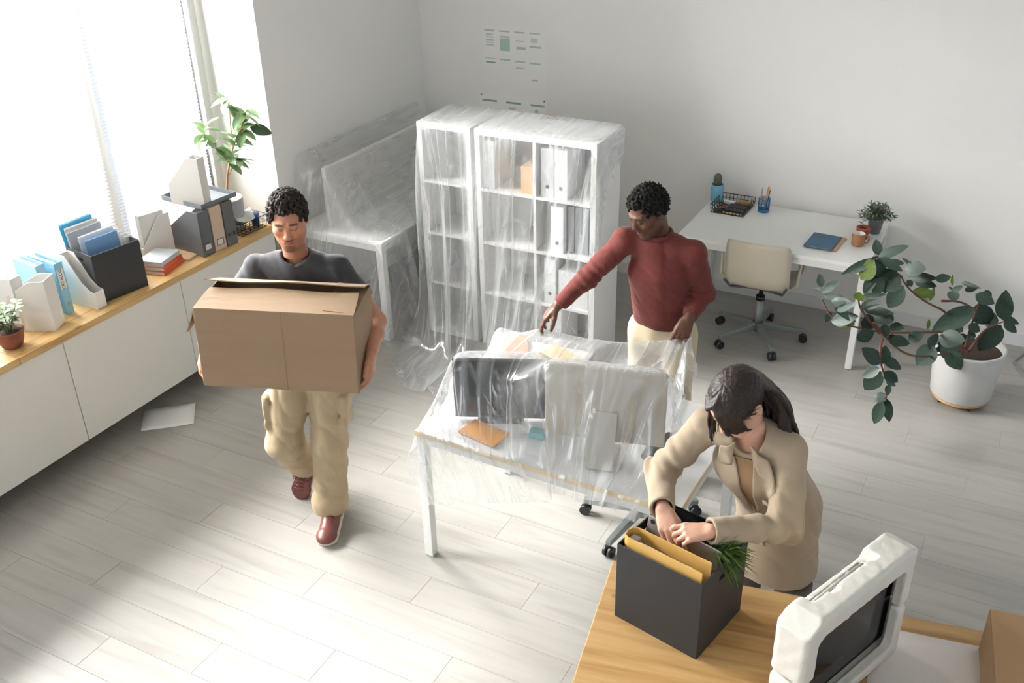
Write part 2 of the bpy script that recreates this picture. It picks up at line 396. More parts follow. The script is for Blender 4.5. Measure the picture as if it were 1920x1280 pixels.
# books
def book(label, loc, rz, d, col, name='book', group=None, m=None):
    m = m or mat('cover_' + col, col, .5); w, l, h = d
    t = thing(name, label, 'book', loc, rz, group)
    MB().box((0, 0, .0015), (w, l, .003)).box((0, 0, h - .0015), (w, l, .003)).box((-w / 2 + .0015, 0, h / 2), (.003, l, h - .006)).build('cover', m, t, .0008, 1)
    MB().box((.001, 0, h / 2), (w - .008, l - .008, h - .006)).build('pages', m_paper, t)
    return t
book('lower orange-red book in the stack before the tall white file', (-4.40, 3.76, BZ), PI + .25, (.17, .22, .026), 'C4532F', group='books stacked on the worktop')
book('upper orange-red book directly under the grey one', (-4.40, 3.757, BZ + .0265), PI + .3, (.165, .215, .026), 'C2522E', group='books stacked on the worktop')
book('grey book on top of the orange-red books', (-4.405, 3.755, BZ + .053), PI + .24, (.16, .2, .03), 'BFC5C8', group='books stacked on the worktop')
book('thin tan notebook flat behind the grey and orange books', (-4.43, 3.945, BZ), .2, (.2, .13, .012), 'C9A77F', 'notebook')
# three files carrying a tray
G3 = 'files under the grey tray'
magazine_file('dark grey magazine file, left of the three under the tray', (-4.272, 4.03, BZ), -.06, '5B5D60', d=.26, w=.09, h=.285, low=.16, group=G3, holder='70726F')
magazine_file('beige magazine file, middle of the three under the tray', (-4.262, 4.125, BZ), -.06, 'C6AF98', d=.26, w=.09, h=.285, low=.16, group=G3, holder='55565A')
t = magazine_file('dark grey magazine file with black lettering, right of the three under the tray', (-4.252, 4.218, BZ), -.06, '5C5C5B', d=.26, w=.085, h=.285, low=.16, group=G3)
MB().box((.0005, -.02, .075), (.001, .016, .02)).box((.0005, .004, .08), (.001, .006, .012)).box((.0005, .022, .075), (.001, .016, .026)).build('print', mat('ink', '2A2C30', .6), t)
t = thing('letter_tray', 'dark grey letter tray lying on top of the three magazine files', 'tray', (-4.455, 4.2, BZ + .2855), -.09)
m_tray = mat('tray_grey', '6B7074', .5)
MB().box((0, 0, .002), (.36, .28, .004)).build('base', m_tray, t)
for x, y, a, b in ((-.178, 0, .004, .28), (.178, 0, .004, .28), (0, -.138, .352, .004), (0, .138, .352, .004)): MB().box((x, y, .016), (a, b, .028)).build('rim', m_tray, t)
t = magazine_file('white magazine file with papers standing on the grey tray', (-4.31, 4.125, BZ + .290), .2, 'DDD9D3', d=.23, w=.075, h=.295, low=.12, group=None)
MB().box((-.13, 0, .16), (.15, .05, .29)).build('papers', m_paper, t, .001)
# pot plants
def leaf_mesh(name, l, w, m, fold=.25, droop=.2, nl=7):
    P = []
    for i in range(nl):
        u = i / (nl - 1); ww = w / 2 * math.sin(PI * min(1, u ** .82)) ** .75 if 0 < u < 1 else .0008
        z0 = -droop * l * u * u
        P.append([(s_ * ww, l * u, z0 + fold * abs(s_) * ww) for s_ in (-1, -.5, 0, .5, 1)])
    me = MB().grid(P).mesh(name); me.materials.append(m); return me
def leaf_obj(me, parent, p, d, up=(0, 0, 1), sc=1., roll=0):
    o = link('leaf', me, parent); y = V(d).normalized(); x = y.cross(V(up))
    if x.length < 1e-3: x = V((1, 0, 0))
    x.normalize(); z = x.cross(y)
    m = Matrix((x, y, z)).transposed().to_4x4(); m = m @ Matrix.Rotation(roll, 4, 'Y') @ Matrix.Scale(sc, 4); m.translation = p
    o.matrix_local = m; return o
m_soil = mat('soil', '3B2A20', .95, bump=.8, bscale=80)
def small_pot(t, r0, r1, h, m, rim=.0, soil=True):
    MB().lathe([(0, 0), (r0, 0), (r1, h - rim), (r1 + rim * .3, h - rim), (r1 + rim * .3, h), (r1 - .006, h), (r1 - .01, h * .8), (0, h * .8)], 32).build('pot', m, t)
    if soil: MB().lathe([(0, h * .88), (r1 * .5, h * .89), (r1 - .008, h * .86)], 24).build('soil', m_soil, t)
t = thing('potted_plant', 'leafy plant in a dark terracotta bowl pot on the near worktop', 'plant', (-4.36, 2.69, BZ))
MB().lathe([(0, 0), (.036, 0), (.052, .015), (.064, .05), (.068, .09), (.071, .092), (.071, .098), (.064, .098), (.06, .08), (0, .08)], 36).build('pot', mat('terracotta_dark', '7A4638', .6), t)
MB().lathe([(0, .088), (.04, .088), (.061, .085)], 24).build('soil', m_soil, t)
lm = leaf_mesh('leaf', .042, .03, mat('leaf_small', '5F7A4A', .4, trans=.12, c2='93A382', vscale=40), nl=5); rr = random.Random(3)
stems = MB()
for k in range(11):
    a = k * 2.4; rad = .02 + .03 * rr.random(); hgt = .07 + .1 * rr.random()
    p0 = V((.012 * math.cos(a), .012 * math.sin(a), .085)); p1 = p0 + V((math.cos(a) * rad * 1.6, math.sin(a) * rad * 1.6, hgt)); pm_ = (p0 + p1) / 2 + V((0, 0, .02))
    stems.tube([p0, pm_, p1], [.002, .0016, .001], 5)
    for q in range(8):
        u = .3 + .1 * q; pp = p0.lerp(pm_, min(1, 2 * u)) if u < .5 else pm_.lerp(p1, 2 * u - 1)
        b = a + q * 2.2; leaf_obj(lm, t, pp, (math.cos(b), math.sin(b), .35), sc=.75 + .5 * rr.random())
stems.build('stems', mat('stem_green', '6B7A4A', .6), t)
# rubber plant on the worktop
t = thing('rubber_plant', 'tall rubber plant in a grey pot by the window corner', 'plant', (-4.45, 4.42, BZ)); 
MB().lathe([(0, 0), (.075, 0), (.1, .05), (.103, .20), (.103, .215), (.094, .215), (.09, .19), (0, .19)], 36).build('pot', mat('pot_grey', 'A7A7AA', .55), t)
MB().lathe([(0, .197), (.05, .198), (.091, .194)], 24).build('soil', mat('soil_pale', 'A59584', .95, bump=.5, bscale=80), t)
m_rub_l = mat('leaf_rubber_light', '5F7A3C', .3, trans=.22, c2='7F9A82', vscale=9)
m_rub_d = mat('leaf_rubber_dark', '2F4A2E', .28, coat=.2)
lA = leaf_mesh('leaf', .125, .062, m_rub_l); lB = leaf_mesh('leaf', .14, .075, m_rub_d, .12, .1)
tr = [(0, 0, .19), (.01, .03, .34), (.03, .05, .44), (.06, .075, .54), (.12, .12, .67), (.15, .135, .745)]
MB().tube(tr, [.0075, .0065, .006, .005, .004, .003], 8).build('trunk', mat('bark_tan', 'A8794F', .7), t)
br = [[(.03, .05, .44), (.01, -.03, .56), (0, -.09, .66)], [(.06, .075, .54), (.05, .09, .68), (.05, .11, .80)], [(.01, .03, .34), (.05, .10, .45)]]
bm_ = MB()
for b in br: bm_.tube(b, .003, 6)
bm_.build('branches', mat('bark_tan', 'A8794F', .7), t)
rr = random.Random(11)
for base, n, dz in (((0, -.09, .66), 8, 0), ((.05, .10, .80), 7, 0), ((.15, .13, .74), 8, 0), ((.03, .05, .47), 7, 0), ((.07, .08, .57), 8, 0), ((.05, .09, .45), 5, 0), ((.01, -.03, .56), 6, 0), ((.11, .115, .66), 6, 0)):
    for k in range(n):
        a = k * 2.4 + rr.random(); el = rr.uniform(-.7, .9)
        leaf_obj(lA, t, V(base) + V((0, 0, rr.uniform(-.04, .03))), (math.cos(a) + .25, math.sin(a) * (.45 if math.sin(a) > 0 else 1), el), sc=rr.uniform(.8, 1.15), roll=rr.uniform(-.5, .5))
leaf_obj(lB, t, (.17, .13, .66), (.75, .55, -.32), up=(.6, -.7, .6), sc=1.0)
# wire basket with papers
def wire_box(t, w, d, h, m, nx=6, ny=5, taper=.012, r=.0016):
    mb = MB(); top = [(-w / 2, -d / 2, h), (w / 2, -d / 2, h), (w / 2, d / 2, h), (-w / 2, d / 2, h)]
    bot = [(x * (1 - 2 * taper / w), y * (1 - 2 * taper / d), .003) for x, y, _ in top]
    mid = [(x * (1 - taper / w), y * (1 - taper / d), h / 2) for x, y, _ in top]
    rim = MB(); rim.tube(top, .003, 6, closed=True); rim.build('rim', m, t)
    mb.tube(bot, .002, 6, closed=True).tube(mid, r, 5, closed=True)
    for i in range(4):
        n = nx if i % 2 == 0 else ny; a, b = V(top[i]), V(top[(i + 1) % 4]); c, e = V(bot[i]), V(bot[(i + 1) % 4])
        for k in range(n + 1): mb.cyl(a.lerp(b, k / n), c.lerp(e, k / n), r, n=5)
    for k in range(1, ny): mb.cyl(V(bot[0]).lerp(V(bot[3]), k / ny), V(bot[1]).lerp(V(bot[2]), k / ny), r, n=5)
    for k in range(1, nx): mb.cyl(V(bot[0]).lerp(V(bot[1]), k / nx), V(bot[3]).lerp(V(bot[2]), k / nx), r, n=5)
    o = mb.build('wire_mesh', m, t); o['kind'] = 'stuff'
m_wire = mat('wire_black', '26282A', .45, .4)
t = thing('wire_basket', 'black wire basket of papers at the far end of the worktop', 'basket', (-4.345, 4.455, BZ), PI / 2 - .08)
wire_box(t, .235, .155, .085, m_wire, 6, 4)
paper('loose_papers', 'crumpled grey papers piled in the worktop wire basket', (-4.385, 4.425), .15, .16, .4, BZ + .05, .03, mat('paper_grey', 'C9C7C2', .8))
paper('loose_papers', 'lighter curled sheets resting across the worktop wire basket', (-4.345, 4.44), .12, .18, .9, BZ + .088, .02)
t = tag(MB().lathe([(0, 0), (.026, 0), (.028, .07), (.03, .072), (.03, .078), (0, .078)], 20).build('blue_jar', mat('jar_blue', '2B4E86', .3)), 'dark blue jar at the far end of the wire basket', 'jar'); t.location = (-4.34, 4.535, BZ + .006)
# ================================================================== FURNITURE
m_white = mat('white_laminate', 'E9E9E7', .38)
m_wmetal = mat('white_metal', 'DEDEDB', .4)
def desk(name, label, c, rz, w, d, z, edge=None, legr=.022, th=.025, legmat=None, slant=0.):
    t = thing(name, label, 'desk', (c[0], c[1], 0), rz); lm = legmat or m_wmetal
    MB().box((0, 0, z - th / 2), (w, d, th)).build('tabletop', m_white, t, .002)
    if edge:
        e = MB()
        for s_ in (-1, 1): e.box((0, s_ * (d / 2 + .0012), z - th / 2), (w + .004, .002, th)).box((s_ * (w / 2 + .0012), 0, z - th / 2), (.002, d, th))
        e.build('edge_band', edge, t)
    r = legr * 2
    for sx in (-1, 1):
        for sy in (-1, 1):
            x, y = sx * (w / 2 - legr), sy * (d / 2 - legr - .002)
            MB().prism([(x - legr, y - legr, z - th), (x + legr, y - legr, z - th), (x + legr, y + legr, z - th), (x - legr, y + legr, z - th)][::1], (0, 0, -(z - th) + .004)).build('leg', lm, t, .003)
            MB().box((x, y, .002), (r * .8, r * .8, .004)).build('foot_pad', m_dark, t)
        MB().box((sx * (w / 2 - legr), 0, z - th - .02), (r * .8, d - 4 * legr, .04)).build('end_rail', lm, t)
    for sy in (-1, 1): MB().box((0, sy * (d / 2 - legr - .002), z - th - .02), (w - 4 * legr, r * .8, .04)).build('long_rail', lm, t)
    return t
m_birch = mat('birch_edge', 'DCC7A2', .5)
desk('office_desk', 'white desk with square legs under the plastic sheet in the middle', (-1.505, 3.41), -.028, 1.25, .80, .72, m_birch)
desk('office_desk', 'white desk against the back wall with plants and notebooks', (-1.25, 6.085), 0, 1.19, .76, .72, None, .02)
desk('office_desk', 'white desk wrapped in plastic along the left wall', (-3.865, 5.52), PI / 2, 1.5, .70, .72, None, .025)

# swivel chairs
m_alu = mat('grey_aluminium', '8E9391', .4, .5); m_blkp = mat('black_plastic', '1E1F20', .45)
def chair_base(t, rz, r=.29, gas=.40, arm=m_alu):
    for k in range(5):
        a = rz + k * 2 * PI / 5; d = V((math.cos(a), math.sin(a), 0)); n = V((-d.y, d.x, 0))
        P = []
        for u, w, z0, z1 in ((.03, .022, .085, .13), (r * .6, .018, .075, .112), (r + .01, .015, .068, .095)):
            P.append([d * u + n * w + V((0, 0, z1)), d * u - n * w + V((0, 0, z1)), d * u - n * w + V((0, 0, z0)), d * u + n * w + V((0, 0, z0))])
        mb = MB(); vs = [q for p in P for q in p]; fs = [(0, 1, 2, 3), (11, 10, 9, 8)]
        for i in range(2):
            for j in range(4): fs.append((i * 4 + j, i * 4 + (j + 1) % 4, i * 4 + 4 + (j + 1) % 4, i * 4 + 4 + j)[::-1])
        mb.add(vs, fs); ba = mb.build('base_arm', arm, t, .004)
        c = d * r; m = MB()
        for s_ in (-1, 1): m.cyl(c + n * s_ * .004 + V((0, 0, .027)), c + n * s_ * .023 + V((0, 0, .027)), .027, n=16)
        m.cyl(c + V((0, 0, .03)), c + V((0, 0, .075)), .009, n=8); m.build('caster', m_blkp, ba)
    MB().cyl((0, 0, .06), (0, 0, .30), .026, .023, n=20).build('gas_column', arm, t)
    MB().cyl((0, 0, .29), (0, 0, .30 + .02), .03, n=20).cyl((0, 0, .31), (0, 0, gas), .014, n=16).build('piston', m_blkp, t)
m_shell = mat('shell_beige', 'CFC6B3', .4)
t = thing('swivel_chair', 'beige shell swivel chair on grey five-star base at the back desk', 'chair', (-1.305, 5.875, 0))
chair_base(t, -.98, .30, .42)
P = []   # seat and back shell in one sweep (back towards the camera, -y)
prof = [(.19, .425), (.17, .44), (.05, .435), (-.08, .43), (-.15, .437), (-.195, .47), (-.215, .53), (-.225, .60), (-.235, .68), (-.245, .745), (-.25, .775)]
for i, (yy, zz) in enumerate(prof):
    row = []
    for k in range(13):
        u = -1 + k / 6
        w = (.205 if zz > .45 or yy < -.1 else .215) * (1 - .06 * max(0, (zz - .7) / .08))
        curve = .05 * u * u if i > 4 else .0
        row.append((u * w, yy + curve * (1 if i > 5 else .6), zz + (.02 * u * u if i <= 4 else -.012 * u ** 4 * (i == 10))))
    P.append(row)
sh = MB().grid(P).build('shell', m_shell, t, solid=.012)
MB().box((0, 0, .412), (.2, .2, .02)).tube([(-.2, -.205, .49), (-.17, -.16, .425), (0, -.1, .418), (.17, -.16, .425), (.2, -.205, .49)], .009, 8).build('seat_bracket', mat('bracket_grey', '5C5F63', .4, .5), t, .003)
for s_ in (-1, 1):
    MB().tube([(s_ * .2, -.1, .445), (s_ * .245, -.11, .48), (s_ * .25, -.1, .64), (s_ * .25, .08, .645), (s_ * .235, .1, .5), (s_ * .205, .06, .445)], .011, 8).build('armrest', m_shell, t)
t = thing('swivel_chair', 'swivel chair with grey star base half under the middle desk', 'chair', (-1.29, 3.70, 0))
chair_base(t, PI + .12, .29, .40)
MB().ball((0, 0, .45), (.23, .22, .05), 24).build('seat', mat('black_fabric', '232427', .9), t)
MB().cyl((0, 0, .39), (0, 0, .43), .09, n=16).build('tilt_box', m_blkp, t)

# bookshelves
def shelf(label, x0, x1, cols, y=5.035, d=.37, h=1.47, open_to=4):
    w = x1 - x0; t = thing('cube_shelf', label, 'shelf', ((x0 + x1) / 2, y + d / 2, 0), 0, 'white cube shelves under plastic')
    e, i_ = .036, .018
    for s_ in (-1, 1): MB().box((s_ * (w / 2 - e / 2), 0, h / 2), (e, d, h)).build('side_board', m_white, t, .001, 1)
    for z in (e / 2, h - e / 2): MB().box((0, 0, z), (w - 2 * e, d, e)).build('end_board', m_white, t)
    p = (h - 2 * e - 3 * i_) / 4
    for k in range(3): MB().box((0, 0, e + p + i_ / 2 + k * (p + i_)), (w - 2 * e, d, i_)).build('shelf_board', m_white, t)
    cw = (w - 2 * e - (cols - 1) * i_) / cols
    for c in range(1, cols):
        for k in range(4): MB().box((-w / 2 + e + c * cw + (c - .5) * i_, 0, e + p / 2 + k * (p + i_)), (i_, d, p)).build('divider', m_white, t)
    MB().box((0, d / 2 - .002, h / 2), (w - 2 * e, .004, h - 2 * e)).build('back_panel', m_white, t)
    return t, p
SX0, SX1 = -2.945, -2.135
_, SP = shelf('two-column white cube shelf holding binders under plastic', SX0, SX1, 2)
shelf('narrow single-column white cube shelf under the falling sheet', -3.36, -2.975, 1)
def zr(row): return .036 + (3 - row) * (SP + .018) + .0005     # row 0 is the topmost
def shelf_binder(label, x, row, y=5.06, h=.30, w=.075, col='E6E7E8', hole=True, d=.26, group='white binders on the cube shelf', name='ring_binder', cat='binder'):
    t = thing(name, label, cat, (x, y, zr(row)), 0, group); m = mat('binder_' + col, col, .5)
    MB().box((0, d / 2, h / 2), (w, d, h)).build('cover', m, t, .002)
    if hole: MB().lathe([(0, 0), (.012, 0), (.012, .001), (0, .001)], 18).build('finger_hole', m_blkp, t).matrix_local = T(0, -.0008, .065) @ Matrix.Rotation(PI / 2, 4, 'X')
    return t
shelf_binder('white binder in the top left compartment of the cube shelf', -2.865, 0, hole=False, w=.08)
shelf_binder('white binder with finger hole beside the shelf divider, top row', -2.465, 0, w=.085)
shelf_binder('second white binder with finger hole, top right compartment', -2.375, 0, w=.085)
shelf_binder('tan cardboard box in the top row of the cube shelf', -2.60, 0, h=.17, w=.085, col='D3AE7E', hole=False, group=None, name='storage_box', cat='box')
shelf_binder('dark jar standing behind the tan box on the cube shelf', -2.62, 0, y=5.33, h=.28, w=.07, col='3B3F4A', hole=False, d=.05, group=None, name='jar', cat='jar')
shelf_binder('white binder in the second row right compartment', -2.40, 1, w=.085)
for k in range(4): shelf_binder(['grey binder next to the white one, second row', 'grey binder second in the dark run, second row', 'grey binder third in the dark run, second row', 'grey binder at the far right, second row'][k], -2.325 + .048 * k, 1, w=.042, col='9AA0A4', hole=False, y=5.10, group='grey binders on the cube shelf')
shelf_binder('white binder in the third row, right compartment', -2.45, 2, w=.08, hole=True)
shelf_binder('white storage box in the third row, right compartment', -2.29, 2, w=.2, h=.24, hole=False, group=None, name='storage_box', cat='box')
shelf_binder('white binder in the bottom row, right compartment', -2.42, 3, w=.1, hole=False)

# printed sheets on the back wall
m_sheet = mat('poster_paper', 'F1EFEB', .85); m_prg = mat('print_green', 'AEC6B8', .8); m_prk = mat('print_grey', 'C2C4C1', .8); m_prd = mat('print_dark_green', '86A595', .8)
def poster(label, x0, x1, z0, z1, bars, dots):
    t = thing('wall_chart', label, 'poster', ((x0 + x1) / 2, YB - .001, (z0 + z1) / 2), 0, 'printed charts on the back wall'); w, h = x1 - x0, z1 - z0
    MB().box((0, 0, 0), (w, .0012, h)).build('sheet', m_sheet, t)
    for m, L_ in bars.items():
        mb = MB()
        for (u, v, a, b) in L_: mb.box(((u + a / 2 - .5) * w, -.0009, (.5 - v - b / 2) * h), (a * w, .0006, b * h))
        o = mb.build('print', m, t); o['kind'] = 'stuff'
    for (u, v) in dots: MB().cyl(((u - .5) * w, -.006, (.5 - v) * h), ((u - .5) * w, 0, (.5 - v) * h), .006, n=10).build('push_pin', mat('pin', '6B6B69', .4), t)
u4 = (.04, .27, .50, .73)
b1 = {m_prk: [(u, .06, .16, .025) for u in u4] + [(.06, .13 + .045 * k, .12, .018) for k in range(5)] + [(.52, .20, .13, .02), (.53, .31, .14, .045), (.75, .15, .1, .07), (.29, .15, .14, .03)] + [(.52, .66, .13, .02), (.76, .84, .09, .025)],
      m_prg: [(.28, .19, .15, .21), (.73, .28, .17, .03)] + [(u, .53 + .01 * i, .16, .022) for i, u in enumerate(u4)], m_prd: [(.05, .60, .15, .025)]}
poster('upper printed chart with two rows of green headed tables', -3.70, -3.16, 1.34, 1.77, b1, [])
b2 = {m_prd: [(.04, .10, .22, .035), (.40, .10, .22, .035), (.76, .10, .2, .035)], m_prk: [(.44, .2, .1, .05), (.06, .3, .2, .03), (.82, .2, .05, .05), (.42, .4, .2, .03)]}
poster('lower printed chart partly hidden behind the cube shelves', -3.74, -3.165, .86, 1.265, b2, [(.96, .02), (.03, .02)])

# things on the back desk
DZ = .7205
t = thing('cactus_pot', 'small cactus in a light blue cup on the back desk', 'plant', (-1.80, 6.39, DZ))
MB().lathe([(0, 0), (.034, 0), (.042, .02), (.044, .12), (.040, .13), (.037, .128), (.036, .11), (0, .11)], 28).build('cup', mat('cup_blue', '7FB9D2', .4), t)
MB().lathe([(0, .112), (.036, .112)], 20).build('soil', m_soil, t)
cv = MB()
P = [(0, .112), (.02, .112), (.026, .14), (.026, .17), (.018, .2), (0, .21)]
vs = []; 
for r, z in P:
    cv_row = [(r * (1 + .14 * math.cos(10 * a)) * math.cos(a), r * (1 + .14 * math.cos(10 * a)) * math.sin(a), z) for a in [2 * PI * j / 40 for j in range(41)]]
    vs.append(cv_row)
cv.grid(vs); cv.build('cactus', mat('cactus_green', '6E7462', .8, var=.3, vscale=60), t)
t = thing('wire_tray', 'dark wire letter tray full of stationery on the back desk', 'tray', (-1.655, 6.30, DZ), -.03)
m_brown = mat('wire_brown', '3E302C', .5, .2)
wire_box(t, .235, .26, .06, m_brown, 9, 6, .006, .0022)
MB().box((0, 0, .0045), (.20, .225, .003)).build('tray_base', mat('tray_brown', '4C3A33', .5), t)
tz = DZ + .0065
def lay(name, label, cat, c, d, rz, col, bev=.002, group=None, z=tz):
    o = MB().box((0, 0, d[2] / 2), d).build(name, mat('obj_' + col, col, .5), None, bev); o.location = (c[0], c[1], z); o.rotation_euler = (0, 0, rz); return tag(o, label, cat, group)
lay('notebook', 'black notebook lying in the dark wire tray', 'notebook', (-1.625, 6.285), (.12, .14, .012), -.03, '2E3138')
lay('sharpener', 'white oblong eraser at the back of the wire tray', 'eraser', (-1.70, 6.375), (.075, .03, .02), -.2, 'E6E2E6')
lay('ruler', 'pale wooden ruler along the front of the wire tray', 'ruler', (-1.63, 6.192), (.13, .018, .004), -.03, 'C9B184', 0)
lay('marker', 'orange marker in the wire tray', 'marker', (-1.71, 6.27), (.06, .015, .014), .5, 'D2813A')
lay('marker', 'dark green marker in the wire tray', 'marker', (-1.72, 6.215), (.015, .08, .014), -.35, '33443E')
lay('wooden_block', 'tan wooden block at the back right of the wire tray', 'block', (-1.60, 6.40), (.1, .02, .022), -.05, 'B08A5C')
t = thing('pencil_cup', 'blue see-through pencil cup on the back desk', 'cup', (-1.455, 6.345, DZ))
m_bl = mat('mesh_blue', '2E74A8', .4, .2)
MB().lathe([(0, 0), (.038, 0), (.038, .02), (.036, .02), (.036, .003), (0, .003)], 28).build('base', m_bl, t)
mb = MB()
for k in range(26):
    a = 2 * PI * k / 26; mb.tube([(.037 * math.cos(a), .037 * math.sin(a), .018), (.038 * math.cos(a), .038 * math.sin(a), .092)], .0019, 5)
for z in (.04, .06, .08, .093): mb.tube([(.038 * math.cos(2 * PI * j / 28), .038 * math.sin(2 * PI * j / 28), z) for j in range(28)], .0019, 5, closed=True)
mb.build('wire_wall', m_bl, t)['kind'] = 'stuff'
def pencil(label, dx, dy, tx, ty, col, L_=.165):
    t = thing('pencil', label, 'pencil', (-1.455 + dx, 6.345 + dy, DZ + .0035), 0, 'pencils in the blue cup'); a = V((0, 0, 0)); b = V((tx, ty, L_))
    MB().cyl(a, a.lerp(b, .9), .0038, n=6).build('shaft', mat('obj_' + col, col, .5), t); MB().cyl(a.lerp(b, .9), b, .0038, .0006, n=6).build('point', mat('pencil_wood', 'D9B48A', .6), t)
pencil('tan pencil leaning left in the blue pencil cup', -.018, 0, -.004, .004, 'C99A6B'); pencil('salmon pencil upright in the blue pencil cup', .002, .01, .012, .01, 'D88F6E', .175)
pencil('yellow pencil leaning right in the blue pencil cup', .008, -.008, .018, .012, 'D9B25E', .18); pencil('dark pencil leaning furthest right in the blue pencil cup', .012, .006, .018, .008, '4C4A42', .16)
book('tan notebook under the blue one on the back desk', (-.955, 5.965, DZ), -.08, (.19, .24, .008), 'CFA98B', 'notebook')
book('dark blue notebook lying on the tan one on the back desk', (-.972, 5.945, DZ + .0085), -.06, (.175, .235, .009), '2C5878', 'notebook')
t = thing('coffee_mug', 'brown stoneware mug with white inside on the back desk', 'mug', (-.772, 6.01, DZ))
MB().lathe([(0, 0), (.036, 0), (.040, .006), (.040, .076), (.038, .078)], 32).build('body', mat('mug_brown', 'A5764F', .55, bump=.1), t)
MB().lathe([(.038, .078), (.036, .076), (.035, .01), (0, .008)], 32).build('inside', mat('glaze_white', 'E5E3DC', .25), t)
MB().tube([(.038, .006, .064), (.058, .010, .062), (.064, .011, .042), (.056, .010, .022), (.039, .006, .018)], .0055, 8).build('handle', mat('mug_brown', 'A5764F', .55), t)
t = thing('seedling_pot', 'terracotta pot with one thin sprout behind the mug', 'plant', (-.765, 6.125, DZ)); small_pot(t, .028, .038, .078, mat('terracotta', '9E4A34', .6), .02)
lS = leaf_mesh('leaf', .03, .016, mat('leaf_dark', '3F5240', .5), nl=5); MB().tube([(0, 0, .065), (-.012, 0, .12), (-.016, .005, .17)], .0016, 5).build('stem', mat('stem_green', '6B7A4A', .6), t)
for k, (z, a) in enumerate(((.1, 2.8), (.115, 0), (.135, 3.2), (.15, 1), (.165, 4))): leaf_obj(lS, t, (-.012, 0, z), (math.cos(a), math.sin(a), .4))
t = thing('bushy_plant', 'bushy dark green plant in a grey pot on the back desk', 'plant', (-.715, 6.26, DZ)); small_pot(t, .036, .05, .105, mat('pot_dark_grey', '7C7D84', .5), .012)
lm2 = leaf_mesh('leaf', .032, .012, mat('leaf_sage', '5E7059', .6, c2='43543F', vscale=20), nl=4); mb = MB(); rr = random.Random(21); lv = MB()
base_l = [tuple(v.co) for v in lm2.vertices]; base_f = [tuple(p.vertices) for p in lm2.polygons]
for k in range(46):
    a = k * 2.4; el = rr.uniform(.1, 1.3); L_ = rr.uniform(.08, .12); d = V((math.cos(a) * math.cos(el), math.sin(a) * math.cos(el), math.sin(el) * .9 + .1)); p0 = V((0, 0, .09))
    mb.tube([p0, p0 + d * L_], .0012, 4)
    for q in range(11):
        p = p0 + d * L_ * (.35 + .065 * q); b = q * 2.4 + k; e = (d * .6 + V((math.cos(b), math.sin(b), rr.uniform(-.3, .8)))).normalized()
        x = e.cross(V((0, 0, 1))).normalized(); z = x.cross(e); m = Matrix((x, e, z)).transposed().to_4x4() @ Matrix.Scale(rr.uniform(.7, 1.1), 4); m.translation = p; lv.add(base_l, base_f, True, m)
mb.build('stems', mat('stem_green', '6B7A4A', .6), t); o = lv.build('foliage', MATS['leaf_sage'], t); o['kind'] = 'stuff'

# big rubber plant
t = thing('rubber_plant', 'sprawling rubber plant in a big white pot on wheels', 'plant', (0, 0, 0))
m_pot = mat('pot_white', 'C6C5C2', .6, var=.08, vscale=9, bump=.08, bscale=40); PC = (-.015, 5.62, 0)
t.location = PC
MB().lathe([(0, .05), (.155, .05), (.168, .065), (.196, .36), (.196, .375), (.182, .375), (.178, .33), (0, .33)], 48).build('pot', m_pot, t)
MB().lathe([(0, .335), (.1, .34), (.18, .335)], 32).build('soil', m_soil, t)
MB().lathe([(0, .032), (.15, .032), (.155, .036), (.155, .05), (0, .05)], 40).build('trolley', mat('trolley_wood', 'B98A55', .5), t)
for k in range(4):
    a = .6 + k * PI / 2; MB().cyl((.12 * math.cos(a) - .008, .12 * math.sin(a), .016), (.12 * math.cos(a) + .008, .12 * math.sin(a), .016), .016, n=14).build('wheel', m_blkp, t)
